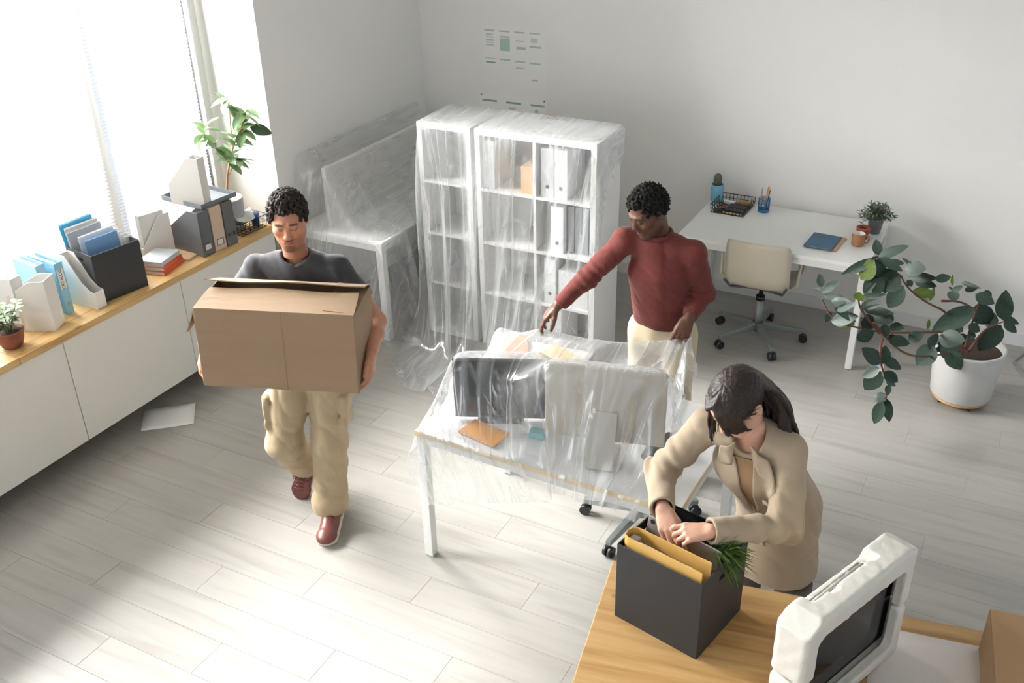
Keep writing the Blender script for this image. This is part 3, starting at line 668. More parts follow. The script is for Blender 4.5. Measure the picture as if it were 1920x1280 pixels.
LEAVES = [(-0.520,4.890,1.122,-0.394,4.892,1.209,0.049),(-0.530,4.893,1.113,-0.683,4.909,0.987,0.044),(-0.532,4.879,1.107,-0.587,4.893,0.990,0.093),(-0.505,4.837,1.146,-0.392,4.820,1.103,0.038),(-0.491,4.991,1.063,-0.404,4.986,1.075,0.034),(-0.516,4.915,1.029,-0.558,4.873,0.927,0.050),(-0.494,4.890,1.019,-0.497,4.857,0.928,0.055),(-0.477,4.952,1.045,-0.447,4.942,1.000,0.078),(-0.451,4.906,0.996,-0.391,4.871,0.986,0.078),(-0.388,5.062,0.918,-0.449,5.077,0.771,0.080),(-0.403,5.130,0.987,-0.307,5.091,1.021,0.074),(-0.382,5.160,0.928,-0.248,5.120,0.965,0.046),(-0.348,5.192,0.896,-0.242,5.151,0.909,0.046),(-0.255,5.287,0.887,-0.184,5.298,0.909,0.041),(-0.170,5.454,0.794,-0.178,5.419,0.873,0.017),(-0.352,5.218,0.826,-0.243,5.229,0.824,0.053),(-0.260,5.277,0.761,-0.252,5.294,0.833,0.024),(-0.377,5.120,0.901,-0.354,5.118,0.926,0.034),(-0.758,4.815,0.912,-0.683,4.830,0.983,0.040),(-0.774,4.873,0.890,-0.812,4.891,0.894,0.017),(-0.758,4.897,0.857,-0.654,4.868,0.879,0.034),(-0.706,4.833,0.864,-0.616,4.795,0.900,0.040),(-0.668,4.807,0.827,-0.579,4.762,0.910,0.040),(-0.567,4.826,0.896,-0.573,4.818,0.946,0.056),(-0.551,4.790,0.946,-0.445,4.788,0.975,0.022),(-0.691,4.831,0.748,-0.568,4.802,0.820,0.063),(-0.695,4.888,0.733,-0.581,4.872,0.740,0.058),(-0.545,4.828,0.851,-0.464,4.812,0.902,0.020),(-0.545,4.875,0.829,-0.402,4.829,0.862,0.040),(-0.495,4.907,0.787,-0.402,4.859,0.798,0.051),(-0.524,4.880,0.793,-0.507,4.889,0.703,0.057),(-0.525,4.792,0.758,-0.489,4.797,0.688,0.078),(-0.432,4.922,0.750,-0.420,4.912,0.680,0.045),(-0.408,4.914,0.745,-0.341,4.868,0.770,0.045),(-0.394,4.944,0.657,-0.302,4.961,0.644,0.052),(-0.318,5.088,0.598,-0.251,5.091,0.652,0.053),(-0.245,5.336,0.563,-0.247,5.352,0.616,0.018),(-0.415,4.884,0.532,-0.511,4.858,0.613,0.069),(-0.407,4.923,0.513,-0.412,4.927,0.613,0.058),(-0.413,4.846,0.525,-0.491,4.849,0.451,0.051),(-0.412,4.938,0.457,-0.479,4.948,0.318,0.082),(-0.391,4.873,0.497,-0.319,4.890,0.439,0.052),(-0.361,4.915,0.401,-0.355,4.889,0.349,0.029),(-0.367,4.951,0.291,-0.430,4.965,0.280,0.053),(-0.371,4.901,0.297,-0.401,4.916,0.140,0.059),(-0.361,4.952,0.292,-0.327,4.924,0.170,0.053),(-0.188,5.325,0.472,-0.262,5.287,0.361,0.097),(-0.034,5.449,0.691,-0.218,5.410,0.520,0.096),(-0.045,5.523,0.656,0.069,5.542,0.576,0.097),(-0.181,5.333,0.524,-0.055,5.286,0.562,0.090),(-0.165,5.449,0.415,-0.067,5.437,0.389,0.087),(-0.121,5.442,0.401,-0.040,5.409,0.318,0.080),(0.113,5.511,0.587,0.037,5.519,0.400,0.096),(0.118,5.495,0.623,0.096,5.474,0.799,0.078),(0.119,5.447,0.639,0.194,5.461,0.582,0.042),(-0.048,5.444,0.770,0.050,5.428,0.745,0.059),(-0.132,5.541,0.785,-0.035,5.500,0.788,0.022),(-0.108,5.528,0.748,-0.046,5.544,0.767,0.030),(-0.169,5.495,0.737,-0.122,5.501,0.784,0.030),(-0.160,5.450,0.771,-0.148,5.431,0.716,0.060),(-0.047,5.458,0.577,0.014,5.467,0.545,0.048),(-0.005,5.475,0.523,-0.032,5.457,0.498,0.036),(-0.082,5.560,0.465,-0.047,5.570,0.398,0.050),(-0.006,5.557,0.756,0.031,5.539,0.718,0.036)]
STEMS = [[(-0.042,5.500,0.377),(-0.081,5.500,0.494),(-0.169,5.444,0.638),(-0.269,5.284,0.742),(-0.347,5.160,0.846),(-0.387,5.098,0.915),(-0.407,5.071,0.960)],[(-0.211,5.391,0.720),(-0.117,5.500,0.692),(-0.032,5.500,0.656)],[(-0.083,5.500,0.507),(-0.229,5.302,0.562),(-0.412,4.965,0.679),(-0.482,4.850,0.728),(-0.688,4.850,0.740),(-0.759,4.850,0.859)],[(-0.484,4.850,0.778),(-0.416,4.947,0.657),(-0.349,5.053,0.541),(-0.264,5.196,0.449),(-0.164,5.373,0.397),(-0.061,5.500,0.386)],[(-0.432,4.920,0.680),(-0.434,4.893,0.614),(-0.412,4.902,0.496),(-0.352,4.982,0.347),(-0.371,4.929,0.302)],[(-0.447,4.893,0.702),(-0.558,4.850,0.838),(-0.577,4.850,0.896)],[(-0.017,5.500,0.397),(0.033,5.500,0.547),(0.120,5.500,0.614)],[(-0.407,5.071,0.960),(-0.480,4.947,1.071),(-0.522,4.867,1.125)],[(-0.042,5.500,0.405),(-0.029,5.500,0.643),(-0.009,5.500,0.767)]]
m_lr = mat('leaf_rubber', '1E3025', .48, coat=.0, c2='294133', vscale=8); m_lg = mat('leaf_rubber_new', '5A6B2C', .4, trans=.2, c2='44561F', vscale=8)
m_stem = mat('stem_red', '6B4436', .6); lR = leaf_mesh('leaf', 1, 1, m_lr, .10, .10, 9); lG = leaf_mesh('leaf', 1, 1, m_lg, .12, .05, 9)
def chaikin(q, n=2):
    q = [V(p) for p in q]
    for _ in range(n): q = [q[0]] + [w for a, b in zip(q, q[1:]) for w in (a.lerp(b, .25), a.lerp(b, .75))] + [q[-1]]
    return q
for q in STEMS:
    q = chaikin(q); MB().tube([V(p) - V(PC) for p in q], [.0075 - .0035 * i / (len(q) - 1) for i in range(len(q))], 8).build('branch', m_stem, t)
camd = V((0, 0, 3.15)); rr = random.Random(9)
for i in range(0, 64, 2):          # a few more leaves tucked between the traced ones
    a, b, c, d, e, f, w = LEAVES[i]
    if w > .02: LEAVES.append((a + rr.uniform(-.02, .02), b + .03, c + rr.uniform(-.01, .02), a + (d - a) * .3 + rr.uniform(-.09, .09), e + .04, c + (f - c) * .3 + rr.uniform(-.08, .07), w * .85))
for i, (a, b, c, d, e, f, w) in enumerate(LEAVES):
    A, B = V((a, b, c)), V((d, e, f)); y = B - A; L_ = y.length; up = ((camd - A).normalized() + V((rr.uniform(-.5, .5), 0, rr.uniform(0, .5)))).normalized()
    y.normalize(); x = y.cross(up).normalized(); z = x.cross(y)
    green = i in (2, 14, 15, 16, 23, 36, 26)
    o = link('leaf', lG if green else lR, t); M = Matrix((x * w * 1.2, y * L_ * 1.06, z * (L_ + w) / 2)).transposed().to_4x4(); M.translation = A - V(PC); o.matrix_local = M
tag(MB().tube([(.62, 6.30, .006), (.45, 6.44, .006), (.30, 6.40, .006), (.25, 6.25, .006), (.31, 6.10, .006), (.5, 6.0, .006), (.7, 6.02, .006)], .0055, 8).build('power_cable', mat('cable_grey', '8F8E8C', .5)), 'looped grey cable on the floor behind the big white pot', 'cable')

# ------------------------------------------------------------------ oak table in the foreground
TA = math.radians(10); m_oakx = wood('oak_table', 'C49F6B', 'B68F5B', '9A7241', 1.0, 0, .42)
TC = V((-1.007, 2.600, 0)); ux, uy = V((math.cos(TA), math.sin(TA), 0)), V((-math.sin(TA), math.cos(TA), 0))
tc = TC + ux * .95 - uy * .5
t = thing('oak_table', 'oak table with the open black box and packed monitor', 'table', tc, TA)
MB().box((0, 0, .72), (1.9, 1.0, .036)).build('tabletop', m_oakx, t, .004)
for sx in (-1, 1):
    for sy in (-1, 1): MB().box((sx * .89, sy * .44, .351), (.06, .06, .702)).build('leg', m_oakx, t, .004)
TZ = .7385
BC, BR = V((-.7085, 2.450, TZ)), -.2184
ob = open_box('black cardboard box on the oak table being packed', BC, BR, .318, .29, .312, m_black)
BM = Matrix.Translation(BC) @ rotz(BR)
# yellow binder standing in the black box
t = thing('ring_binder', 'mustard yellow binder of papers standing in the black box', 'binder'); t.matrix_world = BM @ T(-.003, -.100, .006) @ Matrix.Rotation(-.012, 4, 'X'); m_yel = mat('mustard', 'D9AE62', .55)
cb = MB(); pts = [(.148, -.030), (-.125, -.030), (-.142, -.022), (-.147, 0), (-.142, .022), (-.125, .030), (.146, .028)]
for a, b in zip(pts, pts[1:]):
    d = V((b[0] - a[0], b[1] - a[1], 0)).normalized() ; n = V((-d.y, d.x, 0)) * .0028
    cb.prism([(a[0], a[1], 0), (b[0], b[1], 0), (b[0] + n.x, b[1] + n.y, 0), (a[0] + n.x, a[1] + n.y, 0)], (0, 0, .335))
cb.build('cover', m_yel, t)
for k in range(3): MB().prism([(-.09 + .01 * k, -.012 + .004 * k, .02), (.118 - .01 * k, -.018 + .008 * k, .02), (.118 - .01 * k, -.0165 + .008 * k, .02), (-.09 + .01 * k, -.0105 + .004 * k, .02)], (0, 0, .30 - .006 * k)).build('papers', m_paper, t)
MB().box((-.122, 0, .17), (.03, .036, .29)).build('lever_arch', mat('label_grey', 'B9AFA9', .6), t, .002)
# tablet being slid in
t = thing('tablet', 'grey tablet with rear camera held in the black box', 'tablet'); t.matrix_world = BM @ T(-.012, -.035, .095) @ Matrix.Rotation(-.17, 4, 'X') @ Matrix.Rotation(.05, 4, 'Y')
m_tab = mat('tablet_grey', 'A8A39C', .35, .6)
tb = MB().box((0, 0, .125), (.275, .007, .25)).build('body', m_tab, t, .003)
MB().cyl((-.118, -.0035, .232), (-.118, -.0055, .232), .008, n=20).build('camera_lens', m_blkp, tb)
MB().cyl((.0, -.0033, .12), (.0, -.0041, .12), .011, n=20).build('emblem', mat('emblem', 'C9C6C0', .2, .9), tb)
# grass plant in the black box
t = thing('grass_plant', 'spiky green grass plant in a clear pot in the black box', 'plant'); t.matrix_world = BM @ T(.092, .03, .006)
MB().lathe([(0, 0), (.045, 0), (.056, .24), (.053, .24), (.043, .006), (0, .006)], 28).build('pot', mat('pot_clear', 'A9B0B2', .15, trans=.3), t)
MB().lathe([(0, .20), (.05, .20)], 20).build('soil', m_soil, t)
rr = random.Random(4); lv = MB()
for k in range(420):
    a = rr.uniform(0, 2 * PI); r0 = .04 * rr.random() ** .5; p0 = V((.012 + r0 * math.cos(a), .012 + r0 * math.sin(a), .245 + rr.uniform(0, .075))); b = rr.uniform(-.75, 1.75); L_ = rr.uniform(.06, .125); el = rr.uniform(-.1, 1.1)
    d = V((math.cos(b) * math.cos(el), math.sin(b) * math.cos(el), math.sin(el))); s_ = d.cross(V((0, 0, 1)));  s_ = s_.normalized() * rr.uniform(.0018, .0034)
    q1 = p0 + d * L_ * .5 + V((0, 0, -.004)); q2 = p0 + d * L_ + V((0, 0, -.35 * L_ * math.cos(el)))
    lv.add([p0 - s_ * .6, p0 + s_ * .6, q1 + s_, q1 - s_, q2], [(0, 1, 2, 3), (3, 2, 4)], True)
o = lv.build('grass_blades', mat('grass_green', '42602A', .45, trans=.15, c2='6B8540', vscale=25), t); o['kind'] = 'stuff'
paper('packing_sheet', 'white sheet lying on the oak table behind the packed monitor', (.09, 2.50), .36, .42, math.radians(9), TZ, .002, mat('paper_pink', 'E3DCD8', .8))
# cardboard box at the right edge
m_kraft = mat('kraft', 'AE8C66', .8, var=.07, vscale=5, bump=.06, bscale=30, stretch=(1, 1, 8)); m_kraft_in = mat('kraft_inside', '8E6A45', .85)
t = thing('cardboard_box', 'cardboard box at the right edge of the oak table', 'carton', (.455, 2.50, TZ), math.radians(7)); w, d, h = .42, .50, .17
MB().box((0, 0, .002), (w, d, .004)).box((-w / 2, 0, h / 2), (.004, d, h)).box((w / 2, 0, h / 2), (.004, d, h)).box((0, d / 2, h / 2), (w, .004, h)).box((0, -d / 2, h / 2), (w, .004, h)).build('body', m_kraft, t)
MB().box((-w / 4 - .001, 0, h + .003), (w / 2 - .002, d, .004)).build('flap', m_kraft, t, .001, 1); MB().box((w / 4 + .001, 0, h + .003), (w / 2 - .002, d, .004)).build('flap', m_kraft, t, .001, 1)
# ================================================================== implicit-surface modelling (smooth bodies, clothes, foam)
f32 = np.float32
def A_(p): return np.array(p, dtype=np.float64)
def nrm(p): p = A_(p); return p / np.linalg.norm(p)
class Vol:
    def __init__(s, lo, hi, h):
        s.lo = A_(lo); s.h = h; s.n = np.ceil((A_(hi) - s.lo) / h).astype(int) + 1
        s.D = np.full(s.n, 1.0, f32)
        s.ax = [(s.lo[i] + h * np.arange(s.n[i])).astype(f32) for i in range(3)]
    def _sub(s, lo, hi):
        a = np.clip(np.floor((A_(lo) - s.lo) / s.h).astype(int), 0, s.n); b = np.clip(np.ceil((A_(hi) - s.lo) / s.h).astype(int) + 1, 0, s.n)
        if (b <= a).any(): return None
        sl = tuple(slice(a[i], b[i]) for i in range(3))
        return sl, s.ax[0][sl[0]][:, None, None], s.ax[1][sl[1]][None, :, None], s.ax[2][sl[2]][None, None, :]
    def put(s, fn, lo, hi, k=.01, sub=False):
        q = s._sub(A_(lo) - k - 2 * s.h, A_(hi) + k + 2 * s.h)
        if q is None: return s
        sl, X, Y, Z = q; d = fn(X, Y, Z).astype(f32); D = s.D[sl]
        if sub:
            d = -d; hh = np.maximum(k - np.abs(D - d), 0) if k else 0; r = np.maximum(D, d) + (hh * hh / (4 * k) if k else 0)
        else:
            hh = np.maximum(k - np.abs(D - d), 0) if k else 0; r = np.minimum(D, d) - (hh * hh / (4 * k) if k else 0)
        s.D[sl] = r; return s
    def cap(s, a, b, ra, rb=None, k=.01, sub=False):
        a, b = A_(a), A_(b); rb = ra if rb is None else rb; ab = b - a; L2 = max(ab @ ab, 1e-9); R = max(ra, rb)
        def fn(X, Y, Z):
            x, y, z = X - f32(a[0]), Y - f32(a[1]), Z - f32(a[2])
            t = np.clip((x * f32(ab[0]) + y * f32(ab[1]) + z * f32(ab[2])) / f32(L2), 0, 1)
            return np.sqrt((x - t * f32(ab[0])) ** 2 + (y - t * f32(ab[1])) ** 2 + (z - t * f32(ab[2])) ** 2) - (f32(ra) + t * f32(rb - ra))
        return s.put(fn, np.minimum(a, b) - R, np.maximum(a, b) + R, k, sub)
    def chain(s, pts, rs, k=.01, sub=False):
        for i in range(len(pts) - 1): s.cap(pts[i], pts[i + 1], rs[i], rs[i + 1], k, sub)
        return s
    def ell(s, c, r, B=None, k=.01, sub=False):       # B rows are the local axes
        c = A_(c); B = np.eye(3) if B is None else A_(B); R = max(r)
        def fn(X, Y, Z):
            x, y, z = X - f32(c[0]), Y - f32(c[1]), Z - f32(c[2]); q = [(x * f32(v[0]) + y * f32(v[1]) + z * f32(v[2])) / f32(r[i]) for i, v in enumerate(B)]
            k0 = np.sqrt(q[0] ** 2 + q[1] ** 2 + q[2] ** 2); k1 = np.sqrt(sum((q[i] / f32(r[i])) ** 2 for i in range(3))) + 1e-6
            return np.where(k0 < 1e-3, -f32(min(r)), k0 * (k0 - 1) / k1)
        return s.put(fn, c - R, c + R, k, sub)
    def box(s, c, hs, B=None, rad=.01, k=.01, sub=False):
        c = A_(c); B = np.eye(3) if B is None else A_(B); R = np.linalg.norm(hs)
        def fn(X, Y, Z):
            x, y, z = X - f32(c[0]), Y - f32(c[1]), Z - f32(c[2]); q = [np.abs(x * f32(v[0]) + y * f32(v[1]) + z * f32(v[2])) - f32(hs[i] - rad) for i, v in enumerate(B)]
            return np.sqrt(sum(np.maximum(u, 0) ** 2 for u in q)) + np.minimum(np.maximum(np.maximum(q[0], q[1]), q[2]), 0) - f32(rad)
        return s.put(fn, c - R, c + R, k, sub)
    def ecap(s, a, b, ra, rb, side, k=.02):           # capsule with elliptical section: ra=(half width, half depth)
        a, b, sd = A_(a), A_(b), nrm(side); ab = b - a; L = np.linalg.norm(ab); u = ab / L; sd = nrm(sd - u * (sd @ u)); fw = np.cross(u, sd); R = max(*ra, *rb)
        def fn(X, Y, Z):
            x, y, z = X - f32(a[0]), Y - f32(a[1]), Z - f32(a[2]); dot = lambda v: x * f32(v[0]) + y * f32(v[1]) + z * f32(v[2])
            h = dot(u); t = np.clip(h / f32(L), 0, 1); w = f32(ra[0]) + t * f32(rb[0] - ra[0]); dp = f32(ra[1]) + t * f32(rb[1] - ra[1]); m = np.minimum(w, dp); e = h - t * f32(L)
            return (np.sqrt((dot(sd) / w) ** 2 + (dot(fw) / dp) ** 2 + (e / m) ** 2) - 1) * m
        return s.put(fn, np.minimum(a, b) - R, np.maximum(a, b) + R, k)
    def cut(s, p, n, c=None, r=None):                 # remove the half space p + n ... (only within radius r of c)
        p, n = A_(p), nrm(n); c = p if c is None else A_(c); r = 9 if r is None else r; q = s._sub(c - r, c + r)
        if q is None: return s
        sl, X, Y, Z = q; pl = (X - f32(p[0])) * f32(n[0]) + (Y - f32(p[1])) * f32(n[1]) + (Z - f32(p[2])) * f32(n[2]); s.D[sl] = np.maximum(s.D[sl], pl); return s
    def disp(s, fn, lo=None, hi=None):
        q = s._sub(s.lo if lo is None else lo, s.lo + s.n * s.h if hi is None else hi)
        if q is None: return s
        sl, X, Y, Z = q; D = s.D[sl]; m = np.abs(D) < .05
        s.D[sl] = np.where(m, D + fn(X, Y, Z), D); return s
    def noise(s, amp, freq, seed=0, aniso=(1, 1, 1), lo=None, hi=None):
        r = np.random.RandomState(seed); W_ = [(r.normal(size=3) * freq * A_(aniso), r.uniform(0, 6.28)) for _ in range(7)]
        def fn(X, Y, Z):
            o = 0
            for w, p in W_: o = o + np.sin(X * f32(w[0]) + Y * f32(w[1]) + Z * f32(w[2]) + f32(p))
            return o * f32(amp / 2.6)
        return s.disp(fn, lo, hi)
    def folds(s, amp, freq, d=(1, 0, 0), seed=0, lo=None, hi=None, wob=.28):      # cloth creases: warped sharp valleys
        r = np.random.RandomState(seed); d = nrm(d); W_ = [((d * r.uniform(.6, 1.2) + r.normal(size=3) * wob) * freq, r.normal(size=3) * freq * .35, r.uniform(0, 6.28)) for _ in range(4)]
        def fn(X, Y, Z):
            o = 0
            for w, u, p in W_:
                a = X * f32(w[0]) + Y * f32(w[1]) + Z * f32(w[2]) + f32(1.6) * np.sin(X * f32(u[0]) + Y * f32(u[1]) + Z * f32(u[2]) + f32(p)); o = o + (1 - np.sqrt(np.abs(np.sin(a)) + f32(.02)))
            return (o - f32(.9)) * f32(amp / 2.2)
        return s.disp(fn, lo, hi)
    def sample(s, P):
        q = (A_(P) - s.lo) / s.h; i = np.clip(np.floor(q).astype(int), 0, s.n - 2); t = q - i; o = 0
        for a in (0, 1):
            for b in (0, 1):
                for c in (0, 1): o = o + s.D[i[..., 0] + a, i[..., 1] + b, i[..., 2] + c] * np.where(a, t[..., 0], 1 - t[..., 0]) * np.where(b, t[..., 1], 1 - t[..., 1]) * np.where(c, t[..., 2], 1 - t[..., 2])
        return o
    def nets(s, smooth=1):
        D = s.D; S = D < 0
        for ax in range(3):
            for e in (0, -1):
                sl = [slice(None)] * 3; sl[ax] = e; S[tuple(sl)] = False; D[tuple(sl)] = np.maximum(D[tuple(sl)], 1e-4)
        c = np.zeros([n - 1 for n in s.n], np.uint8)
        for a in (0, 1):
            for b in (0, 1):
                for d in (0, 1): c += S[a:a + c.shape[0], b:b + c.shape[1], d:d + c.shape[2]]
        act = (c > 0) & (c < 8); I = np.argwhere(act); mp = np.full(act.shape, -1, np.int32); mp[act] = np.arange(len(I))
        pos = np.zeros((len(I), 3)); cnt = np.zeros(len(I))
        for a in range(8):
            for ax in range(3):
                o = A_([(a >> 2) & 1, (a >> 1) & 1, a & 1]).astype(int)
                if o[ax]: continue
                o2 = o.copy(); o2[ax] = 1; i, j = I + o, I + o2; da, db = D[i[:, 0], i[:, 1], i[:, 2]], D[j[:, 0], j[:, 1], j[:, 2]]
                cr = (da < 0) != (db < 0); t = np.where(cr, da / np.where(da == db, 1, da - db), 0)
                pos += np.where(cr[:, None], o + t[:, None] * (o2 - o), 0); cnt += cr
        Vv = s.lo + s.h * (I + pos / cnt[:, None]); F = []
        for ax in range(3):
            u, w = (ax + 1) % 3, (ax + 2) % 3; sl0 = [slice(None)] * 3; sl1 = [slice(None)] * 3; sl0[ax] = slice(0, -1); sl1[ax] = slice(1, None)
            ch = S[tuple(sl0)] != S[tuple(sl1)]; E = np.argwhere(ch); ins = S[tuple(sl0)][ch]
            du = np.eye(3, dtype=int)[u]; dw = np.eye(3, dtype=int)[w]; q = [E - du - dw, E - dw, E, E - du]
            Q = np.stack([mp[x[:, 0], x[:, 1], x[:, 2]] for x in q], 1); Q[~ins] = Q[~ins][:, ::-1]; F.append(Q)
        F = np.concatenate(F)
        for _ in range(smooth):
            e = np.concatenate([F[:, [0, 1]], F[:, [1, 2]], F[:, [2, 3]], F[:, [3, 0]]]); n = np.bincount(e[:, 0], minlength=len(Vv)).astype(float); n[n == 0] = 1
            Vv = .5 * Vv + .5 * np.stack([np.bincount(e[:, 0], Vv[e[:, 1], i], minlength=len(Vv)) for i in range(3)], 1) / n[:, None]
        return Vv, F
def np_mesh(name, parts, m, parent=None, col=None, smooth=True):
    Vv = np.concatenate([p[0] for p in parts]); off = 0; FF = []
    for p in parts: FF.append(p[1] + off); off += len(p[0])
    F = np.concatenate(FF); k = F.shape[1]; me = bpy.data.meshes.new(name)
    me.vertices.add(len(Vv)); me.vertices.foreach_set('co', Vv.astype(f32).ravel()); me.loops.add(F.size); me.loops.foreach_set('vertex_index', F.astype(np.int32).ravel())
    me.polygons.add(len(F)); me.polygons.foreach_set('loop_start', np.arange(0, F.size, k, dtype=np.int32)); me.polygons.foreach_set('use_smooth', np.full(len(F), smooth))
    if col is not None:
        a = me.color_attributes.new('Col', 'FLOAT_COLOR', 'POINT'); a.data.foreach_set('color', np.concatenate([col, np.ones((len(col), 1))], 1).astype(f32).ravel())
    me.update(); me.validate(); me.materials.append(m); return link(name, me, parent)

# ---- anatomy
class Head:
    """head in its own frame: x to the person's right, y to the face, z to the crown; origin midway between the ears"""
    def __init__(s, c, yawdir, pitch, roll=0., sc=1.):
        h = nrm((yawdir[0], yawdir[1], 0)); z = A_((0, 0, 1)); F = h * math.cos(pitch) - z * math.sin(pitch); U = h * math.sin(pitch) + z * math.cos(pitch); X = np.cross(F, U)
        X, U = X * math.cos(roll) + U * math.sin(roll), U * math.cos(roll) - X * math.sin(roll)
        s.c = A_(c); s.B = np.stack([X, F, U]); s.k = sc
    def w(s, *p): return s.c + s.k * (A_(p) @ s.B)
    def loc(s, P): return (P - s.c) @ s.B.T / s.k
    def volume(s, male=True, nose=1., lip=1., h=.0028, neck=None):
        R = .185 * s.k; v = Vol(s.c - R, s.c + R, h); w, k, B = s.w, s.k, s.B
        E = lambda p, r, kk=.012, sub=False: v.ell(w(*p), [x * k for x in r], B, kk, sub)
        C = lambda a, b, ra, rb=None, kk=.01, sub=False: v.cap(w(*a), w(*b), ra * k, (ra if rb is None else rb) * k, kk, sub)
        E((0, -.012, .035), (.075, .095, .088)); E((0, .022, -.022), (.064, .070, .085), .03)
        jw = .053 if male else .046
        for q in (-1, 1):
            C((q * jw, .005, -.058), (q * .018, .070, -.100), .018, .016, .03); E((q * .044, .058, -.018), (.022, .024, .018), .02)
            E((q * .032, .105, .010), (.0165, .016, .0125), .012, True)
            E((q * .0315, .0815, .008), (.0145, .0125, .0115), .004)
            C((q * .014, .089, .030), (q * .047, .076, .029), .0095, .007, .014)
            C((q * .077, -.008, .018), (q * .080, -.006, -.018), .010, .008, .004); E((q * .0805, -.012, .008), (.0075, .017, .026), None, .004) if False else v.ell(w(q * .0805, -.012, .006), [.007 * k, .016 * k, .027 * k], B, .005)
            E((q * .088, -.004, .006), (.006, .008, .015), .003, True)
            C((q * .0105 * nose, .100, -.031), (q * .0125 * nose, .094, -.032), .0075, .0065, .006)
        C((0, .080, .022), (0, .106, -.022), .0085, .0105 * (.6 + .4 * nose), .012); E((0, .106, -.026), (.0115 * nose, .0115, .0095), .006)
        E((0, .078, -.058), (.026, .020, .020), .018); E((0, .074, -.104), (.017, .015, .013), .018)
        for a, b in (((-.022, .0845, -.0585), (-.006, .0955, -.0550)), ((-.006, .0955, -.0550), (.006, .0955, -.0550)), ((.006, .0955, -.0550), (.022, .0845, -.0585))):
            C(a, b, .0048 * lip, .0052 * lip, .004)
        for a, b in (((-.019, .085, -.0640), (0, .0945, -.0675)), ((0, .0945, -.0675), (.019, .085, -.0640))): C(a, b, .005 * lip, .0066 * lip, .004)
        if neck is not None: v.cap(w(0, -.022, -.055), neck, (.054 if male else .044) * k, (.056 if male else .041), .03)
        return v
    def colour(s, P, base, lipc, browc=None, beard=0., beardc=(.05, .035, .03), lid=(.55, .42, .4)):
        q = s.loc(P); x, y, z = np.abs(q[:, 0]), q[:, 1], q[:, 2]; c = np.tile(A_(base), (len(P), 1)); front = y > .03
        def mixin(m, col, a):
            nonlocal c; m = np.clip(m, 0, 1)[:, None] * a; c = c * (1 - m) + A_(col) * m
        g = lambda d, w: np.clip(1 - d / w, 0, 1)
        mixin(g(np.hypot((x - .042) / 1.4, z + .02), .022) * front, A_(base) * (1.05, .82, .78), .5)
        mixin((np.hypot(x / .024, (z + .0605) / .0105) < 1) * (y > .078), lipc, .85)
        mixin((np.abs(z + .0612 - .0 * x) < .0013) * (x < .021) * (y > .08), A_(lipc) * .35, .9)
        if beard:
            sm = lambda d, w: np.clip(.5 - d / w, 0, 1)
            mixin(sm(np.hypot(x / .028, (z + .0475) / .0055) - 1, .5) * (y > .07), beardc, beard)
            mixin(sm(np.hypot(x / .026, (z + .098) / .022) - 1, .7) * (y > .045), beardc, beard * .9)
            mixin(sm(-.052 - z, .02)[::1] * 0 + sm(z + .055, .03) * sm(.0 - y, .05) * sm(-.034 + .0 * y + np.abs(x - .03) * 0, .01) * (y < .088) * (y > -.02), beardc, beard * .38)
        if browc is not None: mixin((np.hypot((x - .032) / .021, (z - .031 - .15 * (.032 - np.abs(x - .034)) * 0 + .12 * (x - .032)) / .0055) < 1) * (y > .05), browc, .85)
        mixin(((np.hypot((x - .0315) / .0135, (z - .0065) / .0095) < 1) & (y > .06)).astype(float), A_(base) * .8, .6)
        mixin(((np.abs(z - .0005 - 14 * (x - .0315) ** 2) < .0020) & (np.abs(x - .0315) < .0145) & (y > .07)).astype(float), (.02, .012, .01), .95)
        return c
def hand(v, W_, d, n, thumb, flex, sc=1., spread=.10, tflex=(.25, .3, .3), tdir=None, pre=None):
    """wrist point, direction wrist-to-knuckles, back-of-hand normal, thumb side sign vector; flex: four triples of joint angles (index..little)"""
    W_ = A_(W_); d = nrm(d); n = nrm(A_(n) - d * (A_(n) @ d)); s = nrm(np.cross(d, n)); s = s if s @ A_(thumb) > 0 else -s
    tips = []; kn = []
    off = (.030, .0105, -.0095, -.0285); ln = (.90, 1.0, .93, .74); kl = (.086, .090, .085, .076)
    for i in range(4):
        K = W_ + sc * (d * kl[i] + s * off[i]); kn.append(K)
        v.cap(W_ + sc * (d * .012 + s * off[i] * .55), K, .0135 * sc, .0105 * sc, .012)
    v.ell(W_ + sc * d * .045 - n * .003 * sc, [.040 * sc, .030 * sc, .0135 * sc], [d, s, n], .012)
    for i in range(4):
        a = 0.; p = kn[i]; dd = nrm(d + s * spread * (1.4 - i) * .9); rr_ = (.0092, .0085, .0078, .0066) if i < 3 else (.0080, .0073, .0066, .0058)
        for j, L_ in enumerate((.043, .026, .022)):
            a += flex[i][j]; e = dd * math.cos(a) - n * math.sin(a); q = p + e * L_ * ln[i] * sc; v.cap(p, q, rr_[j] * sc, rr_[j + 1] * sc, .003 if j else .006); p = q
        tips.append(p)
    t0 = W_ + sc * (d * .022 + s * .022 - n * .004); t = nrm(tdir) if tdir is not None else nrm(d * .62 + s * .72 - n * .25); p = t0; b = 0.
    for L_, r0, r1, fx in ((.040, .0145, .0115, 0), (.032, .0115, .0098, tflex[1]), (.027, .0098, .0078, tflex[2])):
        b += fx; e = nrm(t * math.cos(b) + nrm(d - s * .5 - n * .3) * math.sin(b)); q = p + e * L_ * sc; v.cap(p, q, r0 * sc, r1 * sc, .008); p = q
    tips.append(p); return tips
